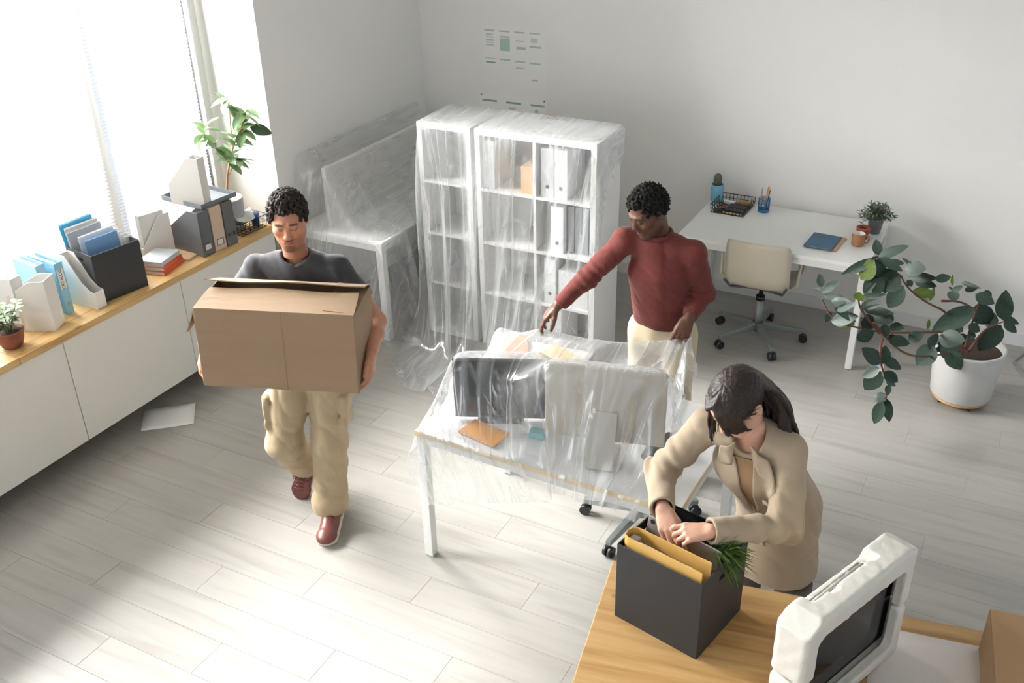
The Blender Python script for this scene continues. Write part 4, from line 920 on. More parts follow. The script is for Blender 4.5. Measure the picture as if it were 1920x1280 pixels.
def curls(hd, m, name, parent, keep, n=520, r=(.009, .014), lift=.008, seed=1, h=.0036, k=.004, spikes=0.):
    """short curly hair: a close cap with a lump for every curl, only where keep(local point) is true"""
    R = .16; v = Vol(hd.c - R, hd.c + R, h); rng = np.random.RandomState(seed)
    for i in range(n):
        z = 1 - 1.6 * (i + .5) / n; a = i * 2.39996 + rng.uniform(-.2, .2); q = A_((math.sqrt(max(0, 1 - z * z)) * math.cos(a), math.sqrt(max(0, 1 - z * z)) * math.sin(a), z))
        p = q * A_((.077, .098, .090)) + A_((0, -.012, .035))
        if not keep(p): continue
        l = lift * (1 + .5 * max(0, q[2])) * rng.uniform(.7, 1.3); v.cap(hd.w(*p), hd.w(*(p + q * l)), rng.uniform(*r), rng.uniform(*r) * .8, k)
        if spikes:
            e = nrm(q + rng.normal(size=3) * .45); v.cap(hd.w(*(p + q * l)), hd.w(*(p + q * l + e * spikes * rng.uniform(.5, 1.2))), .0068, .0032, .003)
    return np_mesh(name, [v.nets(0)], m, parent)
# ================================================================== PEOPLE
m_skin = mat('skin', 'C89A80', .5, attr='Col', spec=.4, var=.06, vscale=60)
def L3(hexc): return A_(lin(hexc))
def const_col(parts, c): return np.tile(A_(c), (sum(len(p[0]) for p in parts), 1))
def under_body(J, g=1.):
    """continuous body under the clothes: torso, legs, arms to the wrists, neck stub"""
    P = np.stack([A_(q) for k, q in J.items() if k not in ('side', 'f')]); v = Vol(P.min(0) - .16, P.max(0) + .16, .009); sd = J['side']
    v.ecap(J['pel'], J['chest'], (.13 * g, .085 * g), (.14 * g, .09 * g), sd); v.ecap(J['chest'], (A_(J['chest']) + J['neck']) / 2, (.14 * g, .09 * g), (.10 * g, .07 * g), sd)
    v.cap((A_(J['chest']) + J['neck']) / 2, J['neck'], .055, .045, .03)
    for q in 'RL':
        v.chain([J['neck'] * .6 + J['chest'] * .4, J['sh' + q] - A_((0, 0, .025)), J['el' + q], J['wr' + q]], [.03, .038 * g, .034 * g, .024 * g], .02)
        v.chain([J['hip' + q], J['kn' + q], J['an' + q]], [.070 * g, .046 * g, .030], .03); v.cap(J['an' + q] - A_((0, 0, .02)), J['toe' + q], .024, .016, .02)
    return v.nets(1)
def shoe(t, ank, toe, heel, up, mu, ms, L_lace=None, sc=1.):
    a, b, hl, up = A_(ank), A_(toe), A_(heel), nrm(up); d = nrm(b - hl); s = np.cross(d, up); lo = np.minimum(np.minimum(a, b), hl) - .09; hi = np.maximum(np.maximum(a, b), hl) + .09
    v = Vol(lo, hi, .005); v.ecap(hl + up * .045 + d * .035, b + up * .035 - d * .045, (.034 * sc, .040), (.044 * sc, .034), s, .02); v.cap(hl + up * .05 + d * .045, a + up * .02, .044, .046, .03); v.cap(a + up * .0, b + up * .045 - d * .10, .040, .036, .03); v.ell(b + up * .03 - d * .03, [.052, .049, .036], [d, s, up], .02)
    v.cut(hl + up * .022, -up); v.cut(a + up * .03, up); so_ = np_mesh('shoe', [v.nets(1)], mu, t)
    v = Vol(lo, hi, .005); v.ecap(hl + up * .012 + d * .035, b + up * .012 - d * .045, (.042 * sc, .042), (.055 * sc, .052), s, .02); v.cut(hl + up * .030, up); v.cut(hl + up * .0015, -up); np_mesh('sole', [v.nets(1)], ms, so_)
    if L_lace:
        mb = MB()
        for k in range(4):
            c = hl + d * (.120 + .022 * k) + up * (.113 - .010 * k); q = 1 if k % 2 else -1; mb.tube([c + s * .026 - up * .008, c + up * .004, c - s * .026 + d * .008 - up * .008], .0028, 6)
        c = hl + d * .108 + up * .122
        for q in (-1, 1): mb.tube([c, c + s * q * .03 + up * .012, c + s * q * .038 - d * .02 - up * .012, c + s * q * .012], .0024, 6); mb.tube([c, c + s * q * .035 + d * .02 - up * .01, c + s * q * .055 + d * .012 - up * .045], .0024, 6)
        mb.build('laces', L_lace, so_)

# ---------------- man carrying the box
t = thing('person', 'man in a dark grey t-shirt and beige cargo trousers carrying a big cardboard box', 'person', (0, 0, 0))
SD, FW = A_((-.92, -.39, 0)), A_((.39, -.92, 0)); Z_ = A_((0, 0, 1))
J = dict(pel=A_((-2.76, 3.10, .93)), chest=A_((-2.70, 3.045, 1.27)), neck=A_((-2.685, 3.025, 1.475)), shR=A_((-2.85, 2.945, 1.425)), shL=A_((-2.52, 3.085, 1.425)),
         elR=A_((-3.0, 2.86, 1.19)), elL=A_((-2.345, 3.10, 1.195)), wrR=A_((-2.90, 2.62, 1.175)), wrL=A_((-2.226, 2.885, 1.175)), hipR=A_((-2.835, 3.06, .88)), hipL=A_((-2.685, 3.13, .88)),
         knR=A_((-2.89, 2.98, .46)), knL=A_((-2.685, 3.075, .47)), anR=A_((-2.965, 3.185, .19)), anL=A_((-2.715, 3.055, .09)), toeR=A_((-2.985, 3.165, .06)), toeL=A_((-2.635, 2.885, .04)), side=SD)
skin1, lip1 = L3('B98468'), L3('9A5A4E')
hd = Head((-2.676, 2.99, 1.652), (.56, -.83), .20, .0, .94)
hv = hd.volume(True, 1.1, 1.05, neck=J['neck'] + Z_ * -.03); H1 = hv.nets(1)
parts = [under_body(J), H1]; cols = [const_col([parts[0]], skin1), hd.colour(H1[0], skin1, lip1, L3('2A1C17'), .8, L3('33231C'))]
for q, sgn in (('L', 1), ('R', -1)):
    lo = np.minimum(J['el' + q], J['wr' + q]) - .16; hi = np.maximum(J['el' + q], J['wr' + q]) + .16; v = Vol(lo, hi, .003); out = -SD * sgn
    v.chain([J['sh' + q] * .45 + J['el' + q] * .55, J['el' + q], J['el' + q] * .55 + J['wr' + q] * .45, J['wr' + q]], [.043, .036, .036, .026], .025)
    Wd = J['wr' + q]; hand(v, Wd, Wd - J['el' + q] + FW * .06 + Z_ * -.22 * 1.3, out, FW, [(.25 + .05 * i, .45, .45) for i in range(4)], 1.02, .05, tdir=FW * .8 - Z_ * .35 - out * .05)
    p = v.nets(1); parts.append(p); cols.append(const_col([p], skin1 * .96))
np_mesh('body', parts, m_skin, t, np.concatenate(cols))
m_hair1 = mat('hair_brown', '2B211D', .75, var=.3, vscale=90, spec=.3)
curls(hd, m_hair1, 'hair', t, lambda p: p[2] > (.075 if p[1] > .055 else (.03 if p[1] > .02 else (-.0 if abs(p[0]) > .05 and p[1] > -.03 else -.05))), 900, (.0062, .0092), .010, 2, .0030, .0025)
# t-shirt
m_tee = mat('tee_charcoal', '34363B', .9, sheen=.15, bump=.1, bscale=400)
v = Vol((-3.16, 2.70, .80), (-2.2, 3.40, 1.60), .0065)
v.ecap(J['pel'] - Z_ * .02, J['chest'], (.168, .122), (.178, .128), SD); v.ecap(J['chest'], (J['chest'] + J['neck']) / 2 + Z_ * .02, (.178, .128), (.15, .10), SD)
for q in 'RL':
    v.cap(J['neck'] - Z_ * .035, J['sh' + q] - Z_ * .012, .050, .056, .05); m = J['sh' + q] * .38 + J['el' + q] * .62; v.chain([J['sh' + q] - Z_ * .012, J['el' + q]], [.060, .060], .03); v.cut(m, J['el' + q] - J['sh' + q], m, .16)
v.folds(.010, 24, (1, .5, .35), 5); v.folds(.003, 60, (.6, .3, .8), 6)
v.cap(J['neck'] - Z_ * .03, J['neck'] + Z_ * .2 + FW * .05, .058, .085, .008, True)
gar = np_mesh('t_shirt', [v.nets(1)], m_tee, t)
c = J['neck'] + Z_ * -.012 + FW * .012
MB().tube([c + SD * .064 * math.cos(a) + FW * .062 * math.sin(a) - Z_ * (.022 * math.sin(a) - .006 + .012 * abs(math.cos(a)) * -1) for a in [2 * PI * k / 28 for k in range(28)]], .0075, 8, closed=True).build('collar', m_tee, gar)
# cargo trousers
m_cargo = mat('cargo_beige', 'A99679', .9, bump=.1, bscale=350, sheen=.1, var=.05, vscale=7)
v = Vol((-3.15, 2.75, .04), (-2.45, 3.42, 1.02), .0065)
v.ecap(J['hipR'] * .5 + J['hipL'] * .5, J['pel'], (.168, .118), (.160, .115), SD)
for q, rs in (('R', (.098, .088, .078)), ('L', (.098, .085, .080))):
    v.chain([J['hip' + q], J['kn' + q], J['an' + q] * 1.0], rs, .03); o = (J['hip' + q] * .45 + J['kn' + q] * .55); sg = SD if q == 'R' else -SD
    ax = nrm(J['kn' + q] - J['hip' + q]); B = np.stack([sg, np.cross(sg, ax), ax]); v.box(o + sg * .083, (.018, .07, .085), B, .008, .008); v.box(o + sg * .096 - ax * .062, (.012, .076, .026), B, .005, .004)
an = J['anL'] + Z_ * .01; v.cut(an - Z_ * .018, -Z_, an, .16); a2 = nrm(J['anR'] - J['knR']); v.cut(J['anR'] - a2 * .02, a2, J['anR'], .12)
v.folds(.014, 22, (1, .4, .30), 8, hi=(-2.4, 3.5, .85)); v.folds(.008, 34, (.45, .2, .8), 9, hi=(-2.4, 3.5, .6)); v.folds(.009, 40, (.25, .1, 1), 10, hi=(-2.4, 3.5, .30))
v.ecap(an - Z_ * .004, an + Z_ * .020, (.093, .095), (.095, .097), SD, .004); v.cut(an - Z_ * .022, -Z_, an, .16)
v.ecap(J['anR'] - a2 * .05, J['anR'] - a2 * .03, (.090, .090), (.092, .092), SD, .004)
np_mesh('cargo_trousers', [v.nets(1)], m_cargo, t)
m_shoe = mat('shoe_leather', '6E3B33', .42, var=.15, vscale=20); m_sole = mat('sole_cream', 'D6CDBA', .7); m_lace = mat('lace_brown', '5A2D28', .8)
shoe(t, J['anL'] + A_((0, 0, .0)), A_((-2.618, 2.868, 0)), A_((-2.735, 3.128, 0)), Z_, m_shoe, m_sole, m_lace)
hR = J['anR'] + A_((-.03, .085, .03)); shoe(t, J['anR'], J['anR'] + A_((-.012, -.045, -.175)), J['anR'] + A_((-.008, .085, .03)), nrm((.30, -.92, .24)), m_shoe, m_sole, m_lace)

# the carried box
m_box = mat('kraft_carried', '937A60', .8, var=.06, vscale=4, bump=.06, bscale=30, stretch=(1, 1, 8))
t = thing('cardboard_box', 'big brown cardboard box carried by the man in the grey t-shirt', 'carton')
t.matrix_world = T(-2.549, 2.738, 1.075) @ rotz(.401) @ Matrix.Rotation(-.028, 4, 'X') @ Matrix.Rotation(.033, 4, 'Y')
w, d, h = .65, .306, .352; th = .004
MB().box((0, 0, th / 2), (w, d, th)).box((0, -d / 2, h / 2), (w, th, h)).box((0, d / 2, h / 2), (w, th, h)).box((-w / 2, 0, h / 2), (th, d, h)).box((w / 2, 0, h / 2), (th, d, h)).build('body', m_box, t, .0012, 1)
def flap(pts, name='flap', m=None):
    a, b, c, e = [V(p) for p in pts]; n_ = 8; P = []
    for i in range(n_ + 1):
        u = i / n_; p0 = a.lerp(b, u); p1 = e.lerp(c, u); P.append([p0.lerp(p1, k / 4) + V((0, 0, .004 * math.sin(u * 9 + k) * (k / 4))) for k in range(5)])
    return MB().grid(P, False).build(name, m or m_box, t, solid=.0042)
flap([(-w / 2, -d / 2, h), (w / 2, -d / 2, h), (w / 2 - .012, .005, h + .026), (-w / 2 + .02, -.005, h + .030)])
flap([(w / 2, d / 2, h), (-w / 2, d / 2, h), (-w / 2 - .0, -.002, h + .058), (w / 2 + .01, .02, h + .052)])
flap([(-w / 2, d / 2 - .01, h - .002), (-w / 2, -d / 2 + .01, h - .002), (-w / 2 - .035, -d / 2 - .01, h - .105), (-w / 2 - .05, d / 2 - .02, h - .10)])
flap([(w / 2, -d / 2 + .01, h - .002), (w / 2, d / 2 - .01, h - .002), (w / 2 - .13, d / 2 - .02, h + .012), (w / 2 - .13, -d / 2 + .02, h + .008)])
MB().box((.03, -d / 2 - .0022, h / 2), (.003, .001, h)).build('seam', m_kraft_in, t)

# ---------------- man in the red sweater
t = thing('person', 'man in a rust red sweater spreading plastic over the middle desk', 'person', (0, 0, 0))
SD, FW = A_((-1, -.06, 0)), A_((.06, -1, 0))
J = dict(pel=A_((-1.385, 4.14, .92)), chest=A_((-1.385, 4.06, 1.22)), neck=A_((-1.39, 4.02, 1.425)), shR=A_((-1.535, 3.985, 1.385)), shL=A_((-1.225, 4.045, 1.35)), elR=A_((-1.695, 3.925, 1.19)), elL=A_((-1.188, 4.14, 1.115)),
         wrR=A_((-1.822, 3.855, 1.045)), wrL=A_((-1.212, 3.995, 1.04)), hipR=A_((-1.475, 4.15, .86)), hipL=A_((-1.295, 4.14, .86)), knR=A_((-1.49, 4.14, .46)), knL=A_((-1.28, 4.12, .46)), anR=A_((-1.49, 4.2, .09)), anL=A_((-1.27, 4.18, .09)), toeR=A_((-1.51, 4.0, .04)), toeL=A_((-1.25, 3.99, .04)), side=SD)
skin2, lip2 = L3('5E3D2D'), L3('6B3C37')
hd = Head((-1.425, 3.97, 1.545), (-.50, -.866), .46, -.05, .91)
hv = hd.volume(True, 1.35, 1.3, neck=J['neck'] + A_((0, .01, -.03))); H1 = hv.nets(1)
parts = [under_body(J), H1]; cols = [const_col([parts[0]], skin2), hd.colour(H1[0], skin2, lip2, L3('17100D'), .7, L3('1E1410'))]
v = Vol(J['wrR'] - .2, J['wrR'] + .17, .003); v.cap(J['elR'] * .35 + J['wrR'] * .65, J['wrR'], .034, .027, .02)
hand(v, J['wrR'], (-.55, -.20, -.62), (-.62, -.35, .55), (.2, -1, 0), [(.25, .35, .25), (.32, .4, .3), (.42, .42, .3), (.5, .45, .3)], 1.03, .22, tdir=(.05, -.45, -.85)); p = v.nets(1); parts.append(p); cols.append(const_col([p], skin2))
v = Vol(J['wrL'] - .2, J['wrL'] + .17, .003); v.cap(J['elL'] * .35 + J['wrL'] * .65, J['wrL'], .034, .027, .02)
hand(v, J['wrL'], (-.12, -.62, -.70), (.35, -.60, .6), (-1, -.2, 0), [(.7, 1.0, .6), (.75, 1.05, .6), (.8, 1.05, .6), (.85, 1.1, .6)], 1.03, .04, tdir=(-.35, -.55, -.7)); p = v.nets(1); parts.append(p); cols.append(const_col([p], skin2))
np_mesh('body', parts, m_skin, t, np.concatenate(cols))
m_hair2 = mat('hair_black', '131110', .8, spec=.25)
curls(hd, m_hair2, 'hair', t, lambda p: p[2] > (.078 if p[1] > .055 else (.03 if p[1] > .02 else (.005 if abs(p[0]) > .05 and p[1] > -.03 else -.05))), 640, (.0065, .0092), .008, 5, .0030, .003, .013)
m_knit = mat('knit_rust', '662A24', .9, sheen=.06, bump=.2, bscale=140, stretch=(1, 1, .12), var=.06, vscale=9)
v = Vol((-2.0, 3.70, .82), (-1.02, 4.36, 1.56), .006)
v.ecap(J['pel'] + A_((0, 0, .03)), J['chest'], (.150, .110), (.155, .115), SD); v.ecap(J['chest'], (J['chest'] + J['neck']) / 2 + A_((0, 0, .02)), (.158, .115), (.13, .09), SD)
for q in 'RL':
    v.cap(J['neck'] - Z_ * .045, J['sh' + q], .050, .056, .04); v.chain([J['sh' + q], J['el' + q], J['wr' + q]], [.060, .050, .037], .022); d_ = nrm(J['wr' + q] - J['el' + q]); v.cut(J['wr' + q] - d_ * .012, d_, J['wr' + q], .07)
v.folds(.007, 24, (.7, .3, .6), 3); v.folds(.0025, 60, (.5, .2, .9), 4)
e = J['elR']; u_ = nrm(J['shR'] - e); v.disp(lambda X, Y, Z: .0025 * np.sin(((X - f32(e[0])) * f32(u_[0]) + (Y - f32(e[1])) * f32(u_[1]) + (Z - f32(e[2])) * f32(u_[2])) * f32(150)), e - .06, e + .09)
e2 = J['elL']; v.disp(lambda X, Y, Z: .0032 * np.sin((Z - f32(e2[2])) * f32(190) + (X * 30)), e2 - .075, e2 + .06)
v.cut(J['pel'] + A_((0, 0, -.005)), (0, 0, -1), None, None)
gar = np_mesh('sweater', [v.nets(1)], m_knit, t)
MB().tube([J['neck'] + A_((.062 * math.cos(a), .060 * math.sin(a) - .004, .008 + .010 * math.sin(a))) for a in [2 * PI * k / 26 for k in range(26)]], .010, 8, closed=True).build('collar', m_knit, gar)
m_chino = mat('chino_cream', 'C4B799', .9, bump=.08, bscale=300)
v = Vol((-1.66, 3.95, .05), (-1.1, 4.36, .96), .008); v.ecap(J['hipR'] * .5 + J['hipL'] * .5, J['pel'] + A_((0, 0, -.01)), (.158, .112), (.150, .105), SD)
for q in 'RL': v.chain([J['hip' + q], J['kn' + q], J['an' + q]], [.088, .068, .058], .03)
v.noise(.004, 22, 12); v.cut((0, 0, .07), (0, 0, -1)); np_mesh('trousers', [v.nets(1)], m_chino, t)
for q in 'RL': shoe(t, J['an' + q], A_((J['toe' + q][0], J['toe' + q][1] - .02, 0)), A_((J['an' + q][0], J['an' + q][1] + .06, 0)), Z_, m_shoe, m_sole)

# ---------------- woman packing the box
t = thing('person', 'woman in a beige blazer with long dark hair packing the black box', 'person', (0, 0, 0))
SD, FW = nrm((-1, 0.0, 0)), A_((-.02, -1, 0))
J = dict(pel=A_((-.505, 2.945, .88)), chest=A_((-.575, 2.815, 1.17)), neck=A_((-.59, 2.735, 1.355)), shR=A_((-.745, 2.765, 1.300)), shL=A_((-.462, 2.755, 1.285)), elR=A_((-.892, 2.740, 1.085)), elL=A_((-.425, 2.660, 1.055)),
         wrR=A_((-.800, 2.500, 1.118)), wrL=A_((-.622, 2.462, 1.112)), hipR=A_((-.59, 2.96, .83)), hipL=A_((-.42, 2.95, .83)), knR=A_((-.60, 2.93, .45)), knL=A_((-.41, 2.92, .45)), anR=A_((-.60, 2.99, .08)), anL=A_((-.41, 2.98, .08)), toeR=A_((-.62, 2.82, .03)), toeL=A_((-.40, 2.81, .03)), side=SD)
skin3, lip3 = L3('D3A48D'), L3('B0605A')
hd = Head((-.632, 2.695, 1.462), (-.42, -.907), .72, .04, .94)
hv = hd.volume(False, .9, 1.0, neck=J['neck'] + A_((0, .02, -.04))); H1 = hv.nets(1)
parts = [under_body(J, .88), H1]; cols = [const_col([parts[0]], skin3), hd.colour(H1[0], skin3, lip3, L3('3A2820'))]
v = Vol(J['wrR'] - .2, J['wrR'] + .17, .0026); v.cap(J['elR'] * .3 + J['wrR'] * .7, J['wrR'], .027, .023, .02)
hand(v, J['wrR'], (.50, -.62, -.42), (-.25, -.30, .9), (1, .2, 0), [(.35, .45, .3), (.40, .45, .3), (.42, .45, .3), (.45, .45, .3)], .92, .05, tdir=(.75, -.25, -.55)); p = v.nets(1); parts.append(p); cols.append(const_col([p], skin3))
v = Vol(J['wrL'] - .2, J['wrL'] + .17, .0026); v.cap(J['elL'] * .3 + J['wrL'] * .7, J['wrL'], .027, .023, .02)
hand(v, J['wrL'], (-.85, -.38, -.10), (-.15, -.45, .88), (0, 1, .2), [(.30, .55, .4), (.60, .7, .4), (.75, .75, .4), (.85, .75, .4)], .92, .06, tdir=(-.75, .1, -.45)); p = v.nets(1); parts.append(p); cols.append(const_col([p], skin3))
np_mesh('body', parts, m_skin, t, np.concatenate(cols))
m_blaz = mat('blazer_beige', 'A8967F', .9, sheen=.2, bump=.12, bscale=500, var=.03, vscale=15)
jv = Vol((-1.06, 2.38, .60), (-.22, 3.16, 1.47), .0058); v = jv
v.ecap(J['pel'] - Z_ * .25, J['pel'] + Z_ * .06, (.165, .125), (.148, .112), SD); v.ecap(J['pel'] + Z_ * .06, J['chest'], (.148, .112), (.150, .115), SD); v.ecap(J['chest'], (J['chest'] + J['neck']) / 2 + Z_ * .02, (.150, .115), (.115, .085), SD)
for q in 'RL':
    v.cap(J['neck'] - Z_ * .035, J['sh' + q], .045, .055, .04); v.chain([J['sh' + q], J['el' + q], J['wr' + q]], [.058, .052, .042], .022); d_ = nrm(J['wr' + q] - J['el' + q]); v.cut(J['wr' + q] + d_ * .005, d_, J['wr' + q] + d_ * .02, .08)
v.cut((0, 0, .635), (0, 0, -1)); v.folds(.009, 22, (.9, .3, .35), 31); v.folds(.004, 46, (.6, .5, .7), 33)
for q, fr in (('R', 95), ('L', 88)):
    e_ = J['el' + q]; u_ = nrm(J['sh' + q] - e_) if q == 'R' else nrm(J['wr' + q] - e_); v.disp((lambda e_, u_, fr: lambda X, Y, Z: .012 * np.sin(((X - f32(e_[0])) * f32(u_[0]) + (Y - f32(e_[1])) * f32(u_[1]) + (Z - f32(e_[2])) * f32(u_[2])) * f32(fr) + np.sin(X * 60) * .7) * np.exp(-((X - f32(e_[0])) ** 2 + (Y - f32(e_[1])) ** 2 + (Z - f32(e_[2])) ** 2) / .014))(e_, u_, fr), e_ - .24, e_ + .24)
for q in 'RL': v.cap(J['wr' + q] + nrm(J['wr' + q] - J['el' + q]) * -.03, J['wr' + q] + nrm(J['wr' + q] - J['el' + q]) * .05, .031, .036, .003, True)
v.cap(J['neck'] + A_((0, -.02, -.03)), J['neck'] + A_((-.02, -.06, .2)), .052, .075, .008, True)
gar = np_mesh('blazer', [jv.nets(1)], m_blaz, t)
# lapels, inner top and pocket follow the blazer's chest surface
UPc = nrm(J['neck'] - J['pel']); FC = nrm(np.cross(SD, UPc)); FC = FC if FC[1] < 0 else -FC
def on_chest(u, vv, off):
    P = J['chest'] + SD * u + UPc * vv; T_ = np.arange(.165, -.10, -.0025); Q = P + FC * T_[:, None]; s_ = jv.sample(Q); i = np.argmax(s_ < 0); i = i if (s_ < 0).any() else 40
    return Q[i] + FC * off
def patch(name, c4, off, m, n=10, k=8, th=.004, off2=None):
    a, b, c, d = [A_(q) for q in c4]; P = []
    for i in range(n + 1):
        row = []
        for j in range(k + 1):
            e, f = i / n, j / k; q = (a * (1 - e) + b * e) * (1 - f) + (d * (1 - e) + c * e) * f; row.append(on_chest(q[0], q[1], off + ((off2 - off) * f if off2 else 0)))
        P.append(row)
    P = np.array(P); D_ = (P - J['chest']) @ FC; md = np.median(D_); E_ = np.clip(D_, md - .035, md + .035)
    for _ in range(5):
        G = np.pad(E_, 1, mode='edge'); E_ = (2 * E_ + G[:-2, 1:-1] + G[2:, 1:-1] + G[1:-1, :-2] + G[1:-1, 2:]) / 6
    P = P + FC * (np.maximum(E_, np.minimum(D_, md + .035) - .002) - D_)[..., None]
    return MB().grid([[tuple(q) for q in r] for r in P]).build(name, m, t if name == 'inner_top' else gar, solid=th)
m_top = mat('top_tan', '9A7B5A', .85)
patch('inner_top', [(.032, .135), (.004, -.13), (-.002, -.13), (-.052, .135)], .003, m_top, 14, 6, .003)
patch('lapel', [(.060, .15), (.120, .045), (.012, -.145), (.028, .14)], .008, m_blaz, 10, 10, .005, .009)
patch('lapel', [(-.068, .15), (-.130, .045), (-.004, -.145), (-.036, .14)], .008, m_blaz, 10, 10, .005, .009)
patch('collar', [(.020, .19), (.072, .17), (.108, .055), (.045, .09)], .017, m_blaz, 8, 6, .006)
patch('collar', [(-.030, .19), (-.088, .165), (-.118, .055), (-.048, .09)], .017, m_blaz, 8, 6, .006)
patch('breast_pocket', [(-.055, -.005), (-.125, .01), (-.122, -.012), (-.053, -.027)], .004, m_blaz, 6, 4, .004)
patch('front_edge', [(.004, -.14), (.012, -.34), (.0, -.34), (-.004, -.14)], .005, m_blaz, 10, 2, .003)
m_pant = mat('trousers_grey', '5F5A55', .9); v = Vol((-.74, 2.75, .04), (-.26, 3.15, .95), .008); v.ecap(J['hipR'] * .5 + J['hipL'] * .5, J['pel'], (.145, .105), (.135, .10), SD)
for q in 'RL': v.chain([J['hip' + q], J['kn' + q], J['an' + q]], [.08, .062, .05], .03)
v.cut((0, 0, .06), (0, 0, -1)); v.cut((0, 0, .61), (0, 0, 1)); np_mesh('trousers', [v.nets(1)], m_pant, t)
for q in 'RL': shoe(t, J['an' + q], A_((J['toe' + q][0], J['toe' + q][1] - .01, 0)), A_((J['an' + q][0], J['an' + q][1] + .05, 0)), Z_, mat('shoe_black', '232222', .4), m_blkp, None, .85)
# long wavy hair: a cap with a centre parting, a tucked curtain on each side and a wavy mass down the back
m_hairw = mat('hair_dark_brown', '2A1B14', .42, var=.35, vscale=60, spec=.4, bump=.3, bscale=230, stretch=(1, 1, .07))
v = Vol(hd.c + A_((-.22, -.20, -.26)), hd.c + A_((.32, .26, .17)), .0027); rng = np.random.RandomState(8)
def scalp(th, ph, lift=.004):   # th from crown, ph azimuth (0 = face, + = person's right)
    q = A_((math.sin(th) * math.sin(ph), math.sin(th) * math.cos(ph), math.cos(th))); return q * (A_((.079, .100, .093)) + lift) + A_((0, -.012, .035))
v.ell(hd.w(0, -.014, .038), [.077, .097, .090], hd.B, 0)
v.ell(hd.w(0, .085, -.048), [.057, .075, .084], hd.B, .01, True); v.cut(hd.w(0, 0, -.055), -hd.B[2] + .55 * hd.B[1], hd.c, .16)
for q in (-1, 1): v.ell(hd.w(q * .09, -.004, -.01), [.03, .022, .034], hd.B, .006, True)
for y_ in np.arange(-.06, .085, .006): v.ell(hd.w(0, y_, .128 - 5.2 * (y_ + .012) ** 2), [.0035, .006, .008], hd.B, .008, True)
back = []
for sgn in (-1, 1):
    for i in range(64):
        f_ = i / 63; path = []
        th0 = .015; ph0 = .30 + 2.75 * f_
        end = 1.55 if f_ > .25 else 1.70
        for k in range(10):
            u = k / 9; th = th0 + (end - th0) * u; ph = ph0 * (1 if f_ < .3 else 1) + (.35 * (1 - f_) * u if f_ < .45 else .25 * u * (1 - f_)); path.append(hd.w(*scalp(th, sgn * ph, .0015 + .004 * math.sin(PI * u) + .0035 * rng.rand())))
        n_ = len(path); v.chain(path, [.0052 + .0016 * rng.rand()] * (n_ - 2) + [.004, .002], .0015)
# fringe: swept over the forehead on her left, hanging beside the cheek on her right
for i in range(26):
    s_ = i / 25; w_ = rng.uniform(-1, 1, 3) * .0022; ln = rng.uniform(.3, 1.1); st = (0, .02 + .055 * (1 - s_), .128 - .012 * (1 - s_))
    L_ = [st, (-.022 - .03 * s_, .094 - .045 * s_, .096), (-.030 - .042 * s_, .112 - .050 * s_, .045), (-.030 - .050 * s_, .118 - .052 * s_, .0), (-.024 - .055 * s_, .115 - .058 * s_, -.034 * ln + .02 * s_)]
    v.chain([hd.w(*(A_(q) + w_ * j + A_((.003, .003, 0)) * math.sin(j * 1.7 + i * 1.9))) for j, q in enumerate(L_)], [.006, .0066, .0058, .0045, .0018], .003)
    Rr = [st, (.026 + .03 * s_, .092 - .045 * s_, .096), (.058 + .018 * s_, .080 - .05 * s_, .050), (.074 + .010 * s_, .066 - .05 * s_, .012)]
    Rr = [hd.w(*(A_(q) + w_ * j)) for j, q in enumerate(Rr)]
    for j in range(5): Rr.append(Rr[-1] + A_((.004 * math.sin(j * 1.5 + i) + .003, .003 * math.cos(j * 1.3 + i) - .002, -.024 * (.7 + .4 * ln))))
    v.chain(Rr, [.006, .0062, .0056, .0052, .0048, .0042, .0036, .0028, .0014], .002)
# back mass: locks falling behind her left shoulder
for i in range(62):
    a = i / 61; q0 = hd.w(*scalp(1.35 + .35 * rng.rand(), PI - 1.25 + 2.1 * a - .9 * 0, .002)); p = A_(q0); path = [p]; tgt = A_((-.475 - .13 * (1 - a) * rng.rand() + .03 * rng.rand(), 2.80 + .07 * rng.rand() - .06 * a, 1.335 - .03 * rng.rand())); N_ = 11
    for k in range(1, N_ + 1):
        u = k / N_; b = q0 * (1 - u) + tgt * u + A_((0, .035, .02)) * math.sin(PI * u) + A_((.010 * math.sin(9 * u + i * 2.1), .008 * math.cos(8 * u + i), .004 * math.sin(11 * u + i))) * u; path.append(b)
    v.chain(path, [.0082] * (N_ - 1) + [.007, .003], .0025)
np_mesh('hair', [v.nets(0)], m_hairw, t)
mb = MB()                        # loose strands
for i in range(34):
    sgn = 1 if i % 3 == 0 else -1; a0 = rng.uniform(.2, 1.4); P = [V(hd.w(*scalp(.3 + .45 * k / 1.2, sgn * (.2 + (a0 + .35) * k / 4), .011))) for k in range(5)]; p = P[-1]
    mb.tube(P, [.0011] * (len(P) - 1) + [.0004], 4, cap=False)
mb.build('loose_strands', m_hairw, t)['kind'] = 'stuff'
